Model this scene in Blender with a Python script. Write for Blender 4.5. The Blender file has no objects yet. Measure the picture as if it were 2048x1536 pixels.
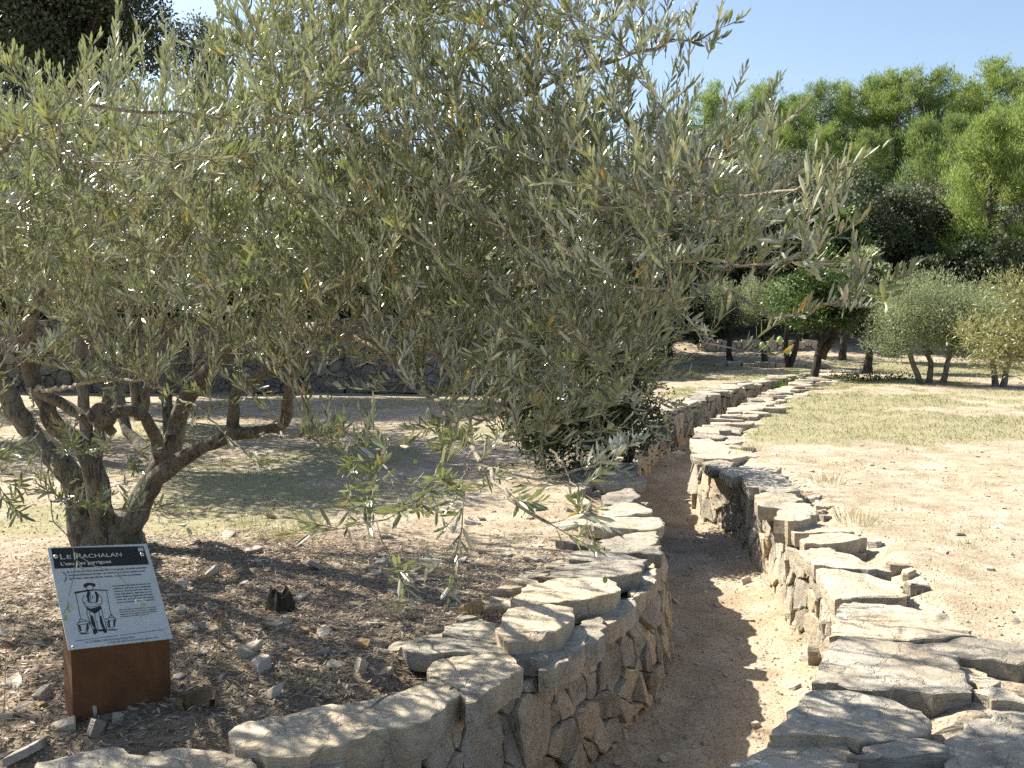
import bpy, math, numpy as np
from mathutils import Vector, Matrix
rng = np.random.default_rng(7)
S = bpy.context.scene
R_ = math.radians

# ------------------------------------------------------------------ camera, world, sun, exposure
F = 1950.0                                   # focal length in pixels of the 2048 px wide photograph
PITCH = math.atan(138 / F)
CAM_Z = 1.6
cam_d = bpy.data.cameras.new("camera")
cam = bpy.data.objects.new("camera", cam_d)
S.collection.objects.link(cam)
cam_d.sensor_width = 36.0
cam_d.lens = 36.0 * F / 2048
cam_d.clip_start = 0.05
cam_d.clip_end = 3000
cam.location = (0, 0, CAM_Z)
cam.rotation_euler = (math.pi / 2 - PITCH, 0, 0)
S.camera = cam

SUN_AZ, SUN_EL = R_(-57), R_(44)             # azimuth from +Y towards +X
sun_dir = np.array([math.sin(SUN_AZ) * math.cos(SUN_EL), math.cos(SUN_AZ) * math.cos(SUN_EL), math.sin(SUN_EL)])
world = bpy.data.worlds.new("World")
S.world = world
world.use_nodes = True
nt = world.node_tree
bg = nt.nodes["Background"]
sky = nt.nodes.new("ShaderNodeTexSky")
sky.sky_type = 'NISHITA'
sky.sun_disc = False
sky.sun_elevation = SUN_EL
sky.sun_rotation = SUN_AZ
sky.air_density = 1.0
sky.dust_density = 1.2
sky.ozone_density = 0.55
bg.inputs[1].default_value = 0.08
nt.links.new(sky.outputs[0], bg.inputs[0])
sl = bpy.data.lights.new("sun", 'SUN')
sl.energy = 5.0
sl.angle = R_(0.53)
sl.color = (1.0, 0.93, 0.80)
sun = bpy.data.objects.new("sun", sl)
S.collection.objects.link(sun)
sun.rotation_euler = Vector(sun_dir).to_track_quat('Z', 'Y').to_euler()
sun.location = (-8, 6, 12)
S.view_settings.view_transform = 'Standard'
S.view_settings.look = 'None'
S.view_settings.gamma = 1.0
S.view_settings.use_curve_mapping = False
S.view_settings.exposure = 1.36
S.render.engine = 'CYCLES'
S.cycles.max_bounces = 5
S.cycles.diffuse_bounces = 3
S.cycles.glossy_bounces = 2
S.cycles.transmission_bounces = 4
S.cycles.transparent_max_bounces = 4
S.cycles.caustics_reflective = False
S.cycles.caustics_refractive = False
S.cycles.use_denoising = False

_c, _s = math.cos(PITCH), math.sin(PITCH)
def at(px, py, z=0.0):
    """point of the level plane z seen at a place of the photograph (measuring aid)"""
    x = (px - 1024) / F; u = -(py - 768) / F
    d = np.array([x, _c + u * _s, u * _c - _s])
    return np.array([0, 0, CAM_Z]) + d * ((z - CAM_Z) / d[2])
def pt(px, py, D):
    """point at distance D (metres along +Y)"""
    x = (px - 1024) / F; u = -(py - 768) / F
    d = np.array([x, _c + u * _s, u * _c - _s])
    return np.array([0, 0, CAM_Z]) + d * (D / d[1])
def project(P):
    P = np.asarray(P) - [0, 0, CAM_Z]
    y = _c * P[..., 1] - _s * P[..., 2]; u = _s * P[..., 1] + _c * P[..., 2]
    return 1024 + F * P[..., 0] / y, 768 - F * u / y, y

# ------------------------------------------------------------------ helpers
def hash2(ix, iy, seed):
    h = (ix.astype(np.int64) * 374761393 + iy.astype(np.int64) * 668265263 + seed * 974711) & 0x7fffffff
    h = (h ^ (h >> 13)) * 1274126177 & 0x7fffffff
    return ((h ^ (h >> 16)) & 0xffff) / 65535.0
def vnoise(x, y, seed=0):
    x = np.asarray(x, float); y = np.asarray(y, float)
    ix = np.floor(x); iy = np.floor(y); fx = x - ix; fy = y - iy
    fx = fx * fx * (3 - 2 * fx); fy = fy * fy * (3 - 2 * fy)
    a = hash2(ix, iy, seed); b = hash2(ix + 1, iy, seed); c = hash2(ix, iy + 1, seed); d = hash2(ix + 1, iy + 1, seed)
    return (a * (1 - fx) + b * fx) * (1 - fy) + (c * (1 - fx) + d * fx) * fy
def fbm(x, y, seed=0, o=4):
    s = 0; a = 0.5
    for i in range(o):
        s = s + a * vnoise(np.asarray(x) * 2 ** i, np.asarray(y) * 2 ** i, seed + i); a *= 0.5
    return s
def sstep(x, a, b):
    t = np.clip((np.asarray(x, float) - a) / (b - a), 0, 1)
    return t * t * (3 - 2 * t)
def unit(v):
    v = np.asarray(v, float)
    return v / np.maximum(np.linalg.norm(v, axis=-1, keepdims=True), 1e-9)

def mesh_np(name, V, faces, smooth=False, tint=None, mats=()):
    """faces: (m,k) int array or a list of such arrays"""
    me = bpy.data.meshes.new(name)
    if not isinstance(faces, list): faces = [faces]
    faces = [np.asarray(f, dtype=np.int32) for f in faces if len(f)]
    V = np.asarray(V, dtype=np.float32)
    me.vertices.add(len(V)); me.vertices.foreach_set("co", V.ravel())
    tot = np.concatenate([np.full(len(f), f.shape[1], np.int32) for f in faces])
    idx = np.concatenate([f.ravel() for f in faces])
    me.loops.add(len(idx)); me.loops.foreach_set("vertex_index", idx)
    me.polygons.add(len(tot))
    me.polygons.foreach_set("loop_start", np.concatenate([[0], np.cumsum(tot)[:-1]]).astype(np.int32))
    me.polygons.foreach_set("loop_total", tot)
    me.polygons.foreach_set("use_smooth", np.full(len(tot), smooth, bool))
    if tint is not None:
        for k, v in tint.items():
            at_ = me.attributes.new(k, 'FLOAT', 'POINT'); at_.data.foreach_set("value", np.asarray(v, np.float32))
    for m in mats: me.materials.append(m)
    me.update(calc_edges=True)
    return me
def put(name, me, parent=None, loc=None, mat=None):
    o = bpy.data.objects.new(name, me)
    S.collection.objects.link(o)
    if parent is not None: o.parent = parent
    if loc is not None: o.location = loc
    if parent is not None and 'wall_origin' in parent.keys():
        o.location = Vector(o.location) - parent.location
    if mat is not None and me is not None and len(me.materials) == 0: me.materials.append(mat)
    return o
def tag(o, label=None, cat=None, group=None, kind=None):
    if label: o["label"] = label
    if cat: o["category"] = cat
    if group: o["group"] = group
    if kind: o["kind"] = kind
    return o
def empty(name, loc, label, cat, group=None):
    o = bpy.data.objects.new(name, None); S.collection.objects.link(o)
    o.location = Vector([float(a) for a in loc]); o.empty_display_size = 0.1
    return tag(o, label, cat, group)

class NT:
    def __init__(s, name, rough=0.8, spec=0.3):
        s.m = bpy.data.materials.new(name); s.m.use_nodes = True
        s.t = s.m.node_tree; s.b = s.t.nodes["Principled BSDF"]; s.out = s.t.nodes["Material Output"]
        s.b.inputs["Roughness"].default_value = rough
        s.b.inputs["Specular IOR Level"].default_value = spec
    def n(s, t, **kw):
        nd = s.t.nodes.new(t)
        for k, v in kw.items():
            if k in nd.inputs: nd.inputs[k].default_value = v
            else: setattr(nd, k, v)
        return nd
    def l(s, a, b): s.t.links.new(a, b)
    def noise(s, scale, detail=4, rough=0.6, vec=None, dist=0.0):
        nd = s.n("ShaderNodeTexNoise"); nd.inputs["Scale"].default_value = scale
        nd.inputs["Detail"].default_value = detail; nd.inputs["Roughness"].default_value = rough
        nd.inputs["Distortion"].default_value = dist
        if vec is not None: s.l(vec, nd.inputs["Vector"])
        return nd.outputs["Fac"]
    def vec(s, kind="Object", scale=None):
        tc = s.n("ShaderNodeTexCoord").outputs[kind]
        if kind == "Object" and True: pass
        if scale is None: return tc
        mp = s.n("ShaderNodeMapping"); mp.inputs["Scale"].default_value = scale
        s.l(tc, mp.inputs["Vector"]); return mp.outputs["Vector"]
    def pos(s, scale=None):
        g = s.n("ShaderNodeNewGeometry").outputs["Position"]
        if scale is None: return g
        mp = s.n("ShaderNodeMapping"); mp.inputs["Scale"].default_value = scale
        s.l(g, mp.inputs["Vector"]); return mp.outputs["Vector"]
    def ramp(s, fac, stops, interp='LINEAR'):
        nd = s.n("ShaderNodeValToRGB"); nd.color_ramp.interpolation = interp
        els = nd.color_ramp.elements
        while len(els) < len(stops): els.new(0.5)
        for e, (p, c) in zip(els, stops):
            e.position = p; e.color = (*c, 1) if len(c) == 3 else c
        s.l(fac, nd.inputs["Fac"]); return nd.outputs["Color"]
    def mix(s, fac, a, b, blend='MIX'):
        nd = s.n("ShaderNodeMix"); nd.data_type = 'RGBA'; nd.blend_type = blend
        for sock, v in ((nd.inputs["Factor"], fac), (nd.inputs[6], a), (nd.inputs[7], b)):
            if isinstance(v, (int, float)): sock.default_value = v
            elif isinstance(v, tuple): sock.default_value = (*v, 1)
            else: s.l(v, sock)
        return nd.outputs[2]
    def math(s, op, a, b=None):
        nd = s.n("ShaderNodeMath"); nd.operation = op
        for sock, v in zip(nd.inputs, (a, b)):
            if v is None: continue
            if isinstance(v, (int, float)): sock.default_value = v
            else: s.l(v, sock)
        return nd.outputs[0]
    def attr(s, name):
        nd = s.n("ShaderNodeAttribute"); nd.attribute_name = name; return nd.outputs["Fac"]
    def bump(s, h, strength, dist):
        nd = s.n("ShaderNodeBump"); nd.inputs["Strength"].default_value = strength
        nd.inputs["Distance"].default_value = dist; s.l(h, nd.inputs["Height"])
        s.l(nd.outputs["Normal"], s.b.inputs["Normal"]); return nd
    def col(s, c): 
        if isinstance(c, tuple): s.b.inputs["Base Color"].default_value = (*c, 1)
        else: s.l(c, s.b.inputs["Base Color"])

# ------------------------------------------------------------------ materials
def leaf_mat(name, stops, under, transl=0.35, rough=0.38, spec=0.5, tcol=(0.3, 0.36, 0.06), undermix=1.0):
    a = NT(name, rough, spec)
    top = a.ramp(a.attr("v"), stops)
    back = a.n("ShaderNodeNewGeometry").outputs["Backfacing"]
    und = a.mix(0.75, top, under)
    col = a.mix(a.math('MULTIPLY', back, undermix), top, und)
    a.col(col)
    tr = a.n("ShaderNodeBsdfTranslucent")
    tc = a.mix(0.6, top, tcol)
    a.l(tc, tr.inputs["Color"])
    mx = a.n("ShaderNodeMixShader"); mx.inputs[0].default_value = transl
    a.l(a.b.outputs[0], mx.inputs[1]); a.l(tr.outputs[0], mx.inputs[2])
    a.l(mx.outputs[0], a.out.inputs["Surface"])
    return a.m
YEL = (0.55, 0.30, 0.03)
m_olive = leaf_mat("olive leaf", [(0.0, (0.055, 0.075, 0.035)), (0.5, (0.135, 0.163, 0.08)), (0.93, (0.30, 0.32, 0.19)), (0.96, (0.28, 0.28, 0.06)), (0.985, YEL)],
                   (0.48, 0.48, 0.39), 0.24, 0.27, 0.9, (0.33, 0.38, 0.10))
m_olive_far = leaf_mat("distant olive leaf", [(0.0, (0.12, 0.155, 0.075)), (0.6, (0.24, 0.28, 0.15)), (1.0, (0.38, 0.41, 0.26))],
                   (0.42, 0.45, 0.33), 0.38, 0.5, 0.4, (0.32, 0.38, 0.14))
m_oliveY = leaf_mat("yellowing olive leaf", [(0.0, (0.10, 0.12, 0.04)), (0.6, (0.2, 0.22, 0.08)), (1.0, (0.36, 0.34, 0.14))],
                   (0.36, 0.36, 0.24), 0.3, 0.45, 0.4, (0.3, 0.28, 0.06))
m_oak = leaf_mat("holm oak leaf", [(0.0, (0.022, 0.034, 0.014)), (0.6, (0.052, 0.075, 0.032)), (1.0, (0.11, 0.14, 0.07))],
                   (0.14, 0.15, 0.11), 0.15, 0.62, 0.25, (0.08, 0.12, 0.03))
m_oakgrey = leaf_mat("grey holm oak leaf", [(0.0, (0.06, 0.075, 0.045)), (0.6, (0.135, 0.155, 0.10)), (1.0, (0.24, 0.26, 0.19))],
                   (0.26, 0.27, 0.21), 0.22, 0.65, 0.25, (0.16, 0.2, 0.07))
m_green = leaf_mat("bright green leaf", [(0.0, (0.025, 0.045, 0.012)), (0.6, (0.06, 0.10, 0.026)), (1.0, (0.12, 0.18, 0.045))],
                   (0.10, 0.14, 0.06), 0.28, 0.4, 0.4, (0.12, 0.22, 0.03))
m_pine = leaf_mat("pine needles", [(0.0, (0.085, 0.115, 0.04)), (0.5, (0.225, 0.28, 0.085)), (1.0, (0.42, 0.48, 0.18))],
                   (0.2, 0.32, 0.06), 0.40, 0.6, 0.2, (0.30, 0.40, 0.09))
m_pine2 = leaf_mat("pine needles darker", [(0.0, (0.07, 0.10, 0.035)), (0.5, (0.17, 0.22, 0.075)), (1.0, (0.32, 0.37, 0.15))],
                   (0.16, 0.26, 0.07), 0.38, 0.6, 0.2, (0.25, 0.34, 0.08))
m_weed = leaf_mat("fresh weed leaf", [(0.0, (0.06, 0.14, 0.02)), (1.0, (0.18, 0.32, 0.05))],
                   (0.18, 0.28, 0.08), 0.4, 0.5, 0.3, (0.2, 0.4, 0.03))
m_grass = leaf_mat("grass blade", [(0.0, (0.12, 0.14, 0.055)), (0.3, (0.23, 0.225, 0.11)), (0.55, (0.37, 0.33, 0.20)), (1.0, (0.50, 0.44, 0.30))],
                   (0.3, 0.3, 0.15), 0.3, 0.6, 0.2, (0.3, 0.34, 0.1), 0.3)
m_litter = leaf_mat("dry fallen leaf", [(0.0, (0.10, 0.074, 0.05)), (0.5, (0.28, 0.215, 0.15)), (1.0, (0.55, 0.47, 0.37))],
                   (0.3, 0.24, 0.19), 0.1, 0.6, 0.3, (0.3, 0.2, 0.1), 0.5)

def bark_mat(name, a0, a1, a2, sc=18, bd=0.012):
    a = NT(name, 0.85, 0.25)
    n1 = a.noise(sc * 0.35, 5, 0.6, a.pos((1, 1, 0.5)))
    n2 = a.noise(sc * 3, 5, 0.7, a.pos((1.6, 1.6, 0.35)), 0.6)
    c = a.ramp(n1, [(0.3, a0), (0.5, a1), (0.7, a2)])
    n3 = a.noise(sc * 0.9, 6, 0.75, a.pos((1.5, 1.5, .6)), 1.2)
    c = a.mix(a.ramp(n3, [(0.42, (1, 1, 1)), (0.5, (0, 0, 0))]), c, tuple(v * .45 for v in a0))
    a.col(a.mix(a.math('MULTIPLY', n2, 0.55), c, a0))
    a.bump(a.math('ADD', a.math('MULTIPLY', n2, .5), n3), 1.0, bd * 2.2); return a.m
m_bark = bark_mat("olive bark", (0.11, 0.098, 0.076), (0.22, 0.195, 0.15), (0.34, 0.315, 0.26))
m_twig = bark_mat("olive twig", (0.22, 0.19, 0.14), (0.38, 0.34, 0.26), (0.5, 0.46, 0.36), 40, 0.003)
m_barkfar = bark_mat("dark bark", (0.035, 0.028, 0.022), (0.075, 0.06, 0.048), (0.14, 0.12, 0.1), 8, 0.02)
m_barkpine = bark_mat("pine bark", (0.12, 0.1, 0.085), (0.22, 0.19, 0.165), (0.32, 0.29, 0.26), 6, 0.02)
m_char = bark_mat("charred stump wood", (0.012, 0.01, 0.009), (0.03, 0.024, 0.02), (0.07, 0.055, 0.042), 25, 0.02)

def stone_mat(name, dark, mid, light, ochre, och=0.45, lich=0.25):
    a = NT(name, 0.88, 0.25)
    r = a.n("ShaderNodeObjectInfo").outputs["Random"]
    pv = a.pos()
    n1 = a.noise(5.0, 6, 0.62, pv, 0.8)
    n2 = a.noise(2.3, 3, 0.5, pv)
    n3 = a.noise(60, 5, 0.7, pv)
    strat = a.noise(9, 5, 0.65, a.pos((1.3, 1.3, 14)), 0.4)
    c = a.ramp(n1, [(0.28, dark), (0.45, mid), (0.66, light)])
    o = a.ramp(a.math('ADD', n2, a.math('MULTIPLY', a.math('SUBTRACT', r, 0.5), 0.35)), [(0.42, (0, 0, 0)), (0.62, (1, 1, 1))])
    c = a.mix(a.math('MULTIPLY', o, och), c, ochre)
    sp = a.ramp(a.noise(28, 4, 0.75, pv), [(0.52, (0, 0, 0)), (0.66, (1, 1, 1))])
    c = a.mix(a.math('MULTIPLY', sp, lich), c, (dark[0] * 0.55, dark[1] * 0.55, dark[2] * 0.55))
    k = a.math('ADD', 0.62, a.math('MULTIPLY', r, 0.5))
    c = a.mix(1.0, c, a.ramp(k, [(0.0, (0, 0, 0)), (1.0, (1, 1, 1))]), 'MULTIPLY')
    a.col(c)
    ck = a.n("ShaderNodeTexVoronoi"); ck.feature = 'DISTANCE_TO_EDGE'; ck.inputs["Scale"].default_value = 3.2
    dv = a.n("ShaderNodeVectorMath"); dv.operation = 'ADD'; a.l(pv, dv.inputs[0])
    nn = a.n("ShaderNodeTexNoise"); nn.inputs["Scale"].default_value = 7; nn.inputs["Detail"].default_value = 5; a.l(pv, nn.inputs["Vector"])
    sc_ = a.n("ShaderNodeVectorMath"); sc_.operation = 'SCALE'; sc_.inputs["Scale"].default_value = .35; a.l(nn.outputs["Color"], sc_.inputs[0]); a.l(sc_.outputs[0], dv.inputs[1]); a.l(dv.outputs[0], ck.inputs["Vector"])
    crack = a.ramp(ck.outputs["Distance"], [(0.0, (0, 0, 0)), (0.02, (1, 1, 1))])
    a.col(a.mix(.3, c, a.ramp(ck.outputs["Distance"], [(0.0, (.35, .33, .3)), (0.018, (1, 1, 1))]), 'MULTIPLY'))
    h = a.math('ADD', a.math('MULTIPLY', n3, 0.3), a.math('ADD', a.math('MULTIPLY', strat, 0.8), a.math('ADD', n1, a.math('MULTIPLY', crack, .25))))
    a.bump(h, 0.9, 0.022)
    return a.m
m_cap = stone_mat("limestone cap", (0.19, 0.17, 0.14), (0.41, 0.37, 0.30), (0.57, 0.52, 0.43), (0.54, 0.42, 0.27), 0.5)
m_face = stone_mat("limestone wall face", (0.25, 0.225, 0.185), (0.44, 0.395, 0.32), (0.60, 0.54, 0.44), (0.54, 0.40, 0.24), 0.5)
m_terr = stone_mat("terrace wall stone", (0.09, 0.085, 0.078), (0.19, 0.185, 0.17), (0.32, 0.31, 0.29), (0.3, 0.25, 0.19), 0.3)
m_loose = stone_mat("loose limestone", (0.34, 0.30, 0.25), (0.55, 0.50, 0.42), (0.68, 0.63, 0.55), (0.5, 0.38, 0.24), 0.5, 0.2)
m_och = stone_mat("ochre stone", (0.25, 0.17, 0.09), (0.42, 0.3, 0.17), (0.5, 0.38, 0.24), (0.5, 0.3, 0.14), 0.6, 0.2)
a = NT("rubble fill", 0.95, 0.1); a.col(a.ramp(a.noise(12), [(0.3, (0.03, 0.024, 0.018)), (0.7, (0.09, 0.065, 0.045))])); a.bump(a.noise(40), 1, 0.03); m_fill = a.m

# ground
a = NT("soil", 0.95, 0.15)
p = a.pos()
big = a.noise(0.7, 4, 0.6, p); mid = a.noise(5, 5, 0.65, p); fine = a.noise(45, 5, 0.75, p)
soil = a.ramp(mid, [(0.3, (0.28, 0.22, 0.14)), (0.5, (0.40, 0.33, 0.235)), (0.68, (0.50, 0.43, 0.325))])
vo = a.n("ShaderNodeTexVoronoi"); vo.inputs["Scale"].default_value = 38; a.l(p, vo.inputs["Vector"])
vo2 = a.n("ShaderNodeTexVoronoi"); vo2.inputs["Scale"].default_value = 95; a.l(p, vo2.inputs["Vector"])
peb = a.ramp(a.math('ADD', vo.outputs["Distance"], a.math('MULTIPLY', fine, 0.25)), [(0.3, (1, 1, 1)), (0.42, (0, 0, 0))])
pc = a.mix(a.n("ShaderNodeSeparateColor").outputs[0], (0.40, 0.33, 0.25), (0.55, 0.49, 0.41))
sepc = [n for n in a.t.nodes if n.bl_idname == "ShaderNodeSeparateColor"][0]
a.l(vo.outputs["Color"], sepc.inputs[0])
soil = a.mix(a.math('MULTIPLY', peb, 0.55), soil, pc)
fl = a.ramp(fine, [(0.35, (0.62, 0.6, 0.58)), (0.6, (1.0, 1.0, 1.0))])
soil = a.mix(0.8, soil, fl, 'MULTIPLY')
soil = a.mix(a.math('MULTIPLY', a.ramp(a.noise(1.6, 7, .7, p, .6), [(0.46, (0, 0, 0)), (0.6, (1, 1, 1))]), .45), soil, (0.58, 0.51, 0.41))
soil = a.mix(a.math('MULTIPLY', a.ramp(a.noise(.9, 6, .7, a.pos((1, 1, 1.3)), .9), [(0.5, (0, 0, 0)), (0.64, (1, 1, 1))]), .5), soil, (0.27, 0.195, 0.13))
red = a.mix(0.25, soil, (0.38, 0.29, 0.19))
soil = a.mix(a.attr("trench"), soil, red)
litc = a.ramp(a.noise(70, 4, 0.8, a.pos((1, 1.8, 1)), 1.5), [(0.35, (0.09, 0.068, 0.047)), (0.5, (0.235, 0.18, 0.125)), (0.66, (0.43, 0.35, 0.26))])
soil = a.mix(a.math('MULTIPLY', a.attr("litter"), 0.85), soil, litc)
gn = a.noise(26, 5, 0.8, a.pos((1, 1, 1)), 0.5)
gcol = a.ramp(gn, [(0.3, (0.16, 0.16, 0.08)), (0.5, (0.29, 0.265, 0.155)), (0.7, (0.41, 0.355, 0.24))])
gm = a.math('MULTIPLY', a.attr("grass"), a.ramp(a.math('ADD', gn, a.math('MULTIPLY', a.math('SUBTRACT', a.attr("grass"), 0.5), 0.4)), [(0.36, (0, 0, 0)), (0.55, (1, 1, 1))]))
scr = a.ramp(a.noise(3.5, 6, .75, p), [(0.3, (0.035, 0.04, 0.02)), (0.5, (0.075, 0.08, 0.042)), (0.72, (0.19, 0.165, 0.11))])
a.col(a.mix(a.attr('scrub'), a.mix(gm, soil, gcol), scr))
h = a.math('ADD', a.math('MULTIPLY', peb, 0.6), a.math('ADD', a.math('MULTIPLY', fine, 0.5), mid))
a.bump(h, 0.9, 0.02)
m_soil = a.m

# ------------------------------------------------------------------ trench outline and terrain
Lpts = np.array([(-6, 2.75), (-2.2, 2.95), (-1.4, 3.08), (-.75, 3.33), (-.37, 3.70), (-.2, 3.95), (.05, 4.3), (.17, 4.5), (.34, 4.75), (.63, 5.34), (.84, 5.8), (.98, 6.56), (1.11, 7.35), (1.12, 8.1), (1.17, 9.0), (1.27, 10.3), (1.5, 11.8), (1.84, 13.4), (2.5, 15.6), (3.45, 17.8), (4.9, 20.9), (6.5, 23.6), (8.2, 26), (10, 28)])
Rpts = np.array([(-6, 1.8), (-1, 2.1), (0, 2.35), (.38, 2.7), (.76, 3.3), (1.0, 3.6), (1.28, 4.04), (1.45, 4.36), (1.6, 4.7), (1.84, 5.33), (1.97, 6.16), (2.0, 6.78), (2.1, 7.35), (2.15, 8.36), (2.26, 9.3), (2.15, 9.97), (2.05, 10.5), (2.2, 11.7), (2.5, 12.95), (3.18, 14.8), (4.36, 17.8), (5.73, 20.8), (8.1, 25.6), (9.86, 28.4)])
def chaikin(P, k=2):
    for _ in range(k):
        Q = [P[0]]
        for a_, b_ in zip(P[:-1], P[1:]): Q += [a_ * .75 + b_ * .25, a_ * .25 + b_ * .75]
        P = np.array(Q + [P[-1]])
    return P
class Curve:
    def __init__(s, P, side):
        s.P = chaikin(P); d = np.linalg.norm(np.diff(s.P, axis=0), axis=1)
        s.s = np.concatenate([[0], np.cumsum(d)]); s.side = side; s.len = s.s[-1]
    def p(s, t):
        return np.stack([np.interp(t, s.s, s.P[:, 0]), np.interp(t, s.s, s.P[:, 1])], -1)
    def n(s, t):            # unit normal pointing into the trench
        e = .06; d = unit(s.p(np.asarray(t) + e) - s.p(np.asarray(t) - e))
        return np.stack([d[..., 1], -d[..., 0]], -1) * s.side
    def s_of_y(s, y): return np.interp(y, s.P[:, 1], s.s)
CL, CR = Curve(Lpts, 1), Curve(Rpts, -1)
def dist_poly(x, y, P):
    out = np.full(x.shape, 1e9)
    for a_, b_ in zip(P[:-1], P[1:]):
        d = b_ - a_; L2 = d @ d
        t = np.clip(((x - a_[0]) * d[0] + (y - a_[1]) * d[1]) / L2, 0, 1)
        out = np.minimum(out, (x - a_[0] - t * d[0]) ** 2 + (y - a_[1] - t * d[1]) ** 2)
    return np.sqrt(out)
def floor_z(y): return -0.64 + 0.5 * sstep(y, 19.5, 27)
def ground_info(x, y):
    x = np.asarray(x, float); y = np.asarray(y, float)
    xl = np.interp(y, CL.P[:, 1], CL.P[:, 0], left=-1e3); xr = np.interp(y, CR.P[:, 1], CR.P[:, 0], left=-1e3, right=1e3)
    inside = (x > xl) & (x < xr) & (y < 27.9)
    near = (y < 31) & (y > 0) & (x > -8) & (x < 13)
    d = np.full(x.shape, 99.0)
    idx = np.nonzero(near)
    if len(idx[0]):
        dl = dist_poly(x[idx], y[idx], CL.P[::2]); dr = dist_poly(x[idx], y[idx], CR.P[::2])
        d[idx] = np.minimum(dl, dr)
    sd = np.where(inside, -d, d)
    base = np.interp(y, [0, 27, 34, 45, 60, 90, 160, 600], [0, 0, .3, 2.3, 6.5, 11, 18, 40])
    terr = 1.5 * sstep(y, 20.3, 20.45) * (1 - sstep(x, 0.0, 1.6))
    base = np.maximum(base, terr + 0.03 * np.maximum(y - 20, 0) * (terr > 0.1))
    nz = (fbm(x * .6, y * .6, 3) - .45) * .10 + (fbm(x * 3, y * 3, 11) - .45) * .035
    nz = nz * sstep(np.abs(sd), 0.0, 0.8) + (fbm(x * 9, y * 9, 21, 3) - .45) * .022
    far = sstep(y, 35, 60); nz = nz + far * (fbm(x * .15, y * .15, 5) - .45) * 2.5
    fz = floor_z(y) + (fbm(x * 4, y * 4, 31, 3) - .45) * .05 + 0.05 * sstep(-sd, .3, .0) 
    z = base + nz
    k = 1 - sstep(sd, 0.05, 0.2)
    lower = 0.075 * (1 - sstep(sd, 0.38, 0.6))
    z = (z - lower) * (1 - k) + fz * k
    return z, sd, k
def gz(x, y): return ground_info(np.atleast_1d(np.asarray(x, float)), np.atleast_1d(np.asarray(y, float)))[0]

def grass_amt(x, y, sd):
    n = fbm(x * .45, y * .45, 41, 4); n2 = fbm(x * 2.2, y * 2.2, 47, 3)
    right = x > np.interp(y, CR.P[:, 1], CR.P[:, 0])
    g = np.where(right, sstep(y, 8.5, 13.5) * (0.5 + 0.9 * sstep(n, .36, .52)) - 0.25 * sstep(x - .28 * y, 0, 3.5) * (1 - sstep(y, 14, 19)),
                 sstep(y, 6.2, 7.5) * sstep(n, .40, .56) * 0.85)
    g = g * sstep(g + 1.3 * (n2 - .5), .1, .75) * (0.55 + 0.7 * n2 / .5) * sstep(sd, .35, .8)
    g = g + 0.35 * (sd > 0.3) * (n2 > .56) * right * sstep(y, 3, 6)
    return np.clip(g, 0, 1) * (sd > .3)
def litter_amt(x, y, sd):
    r = np.sqrt(((x + 1.5) / 3.0) ** 2 + ((y - 5.0) / 2.3) ** 2)
    left = x < np.interp(y, CL.P[:, 1], CL.P[:, 0], left=-1e3) + 0.0
    l = sstep(r + .5 * (fbm(x * 1.5, y * 1.5, 61) - .45), 1.15, .6)
    return np.clip(l, 0, 1) * left * (sd > 0.1)

# one sheet: polar grid, fine in front of the viewer, reaching the horizon
th = np.radians(np.concatenate([np.arange(-180, -40, 5), np.arange(-40, -31, 1.0), np.arange(-31, 31.01, 0.33), np.arange(32, 41, 1.0), np.arange(45, 180.1, 5)]))
rr = np.concatenate([[0.05, .4, .8, 1.2], np.exp(np.arange(math.log(1.6), math.log(13), .0078)), np.exp(np.arange(math.log(13), math.log(42), .014)), np.exp(np.arange(math.log(42), math.log(900), .06))])
T, Rr = np.meshgrid(th, rr, indexing='ij')
X = np.sin(T) * Rr; Y = np.cos(T) * Rr
z, sd, k = ground_info(X.ravel(), Y.ravel())
X, Y = X.ravel(), Y.ravel()
nr = len(rr); i, j = np.meshgrid(np.arange(len(th) - 1), np.arange(nr - 1), indexing='ij')
q = np.stack([i * nr + j, (i + 1) * nr + j, (i + 1) * nr + j + 1, i * nr + j + 1], -1).reshape(-1, 4)[:, ::-1]
gr = grass_amt(X, Y, sd); far = sstep(Y, 28, 34); gr = np.clip(gr * (1 - far) + far * .15, 0, 1)
me = mesh_np("ground", np.stack([X, Y, z], -1), q, True, {"grass": gr, "litter": litter_amt(X, Y, sd), "trench": k * (sd < .3), "scrub": np.clip(sstep(Y, 34.5, 38) + sstep(Y, 20.2, 20.5) * (X < .8), 0, 1)}, [m_soil])
tag(put("ground", me), kind="structure")

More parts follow.
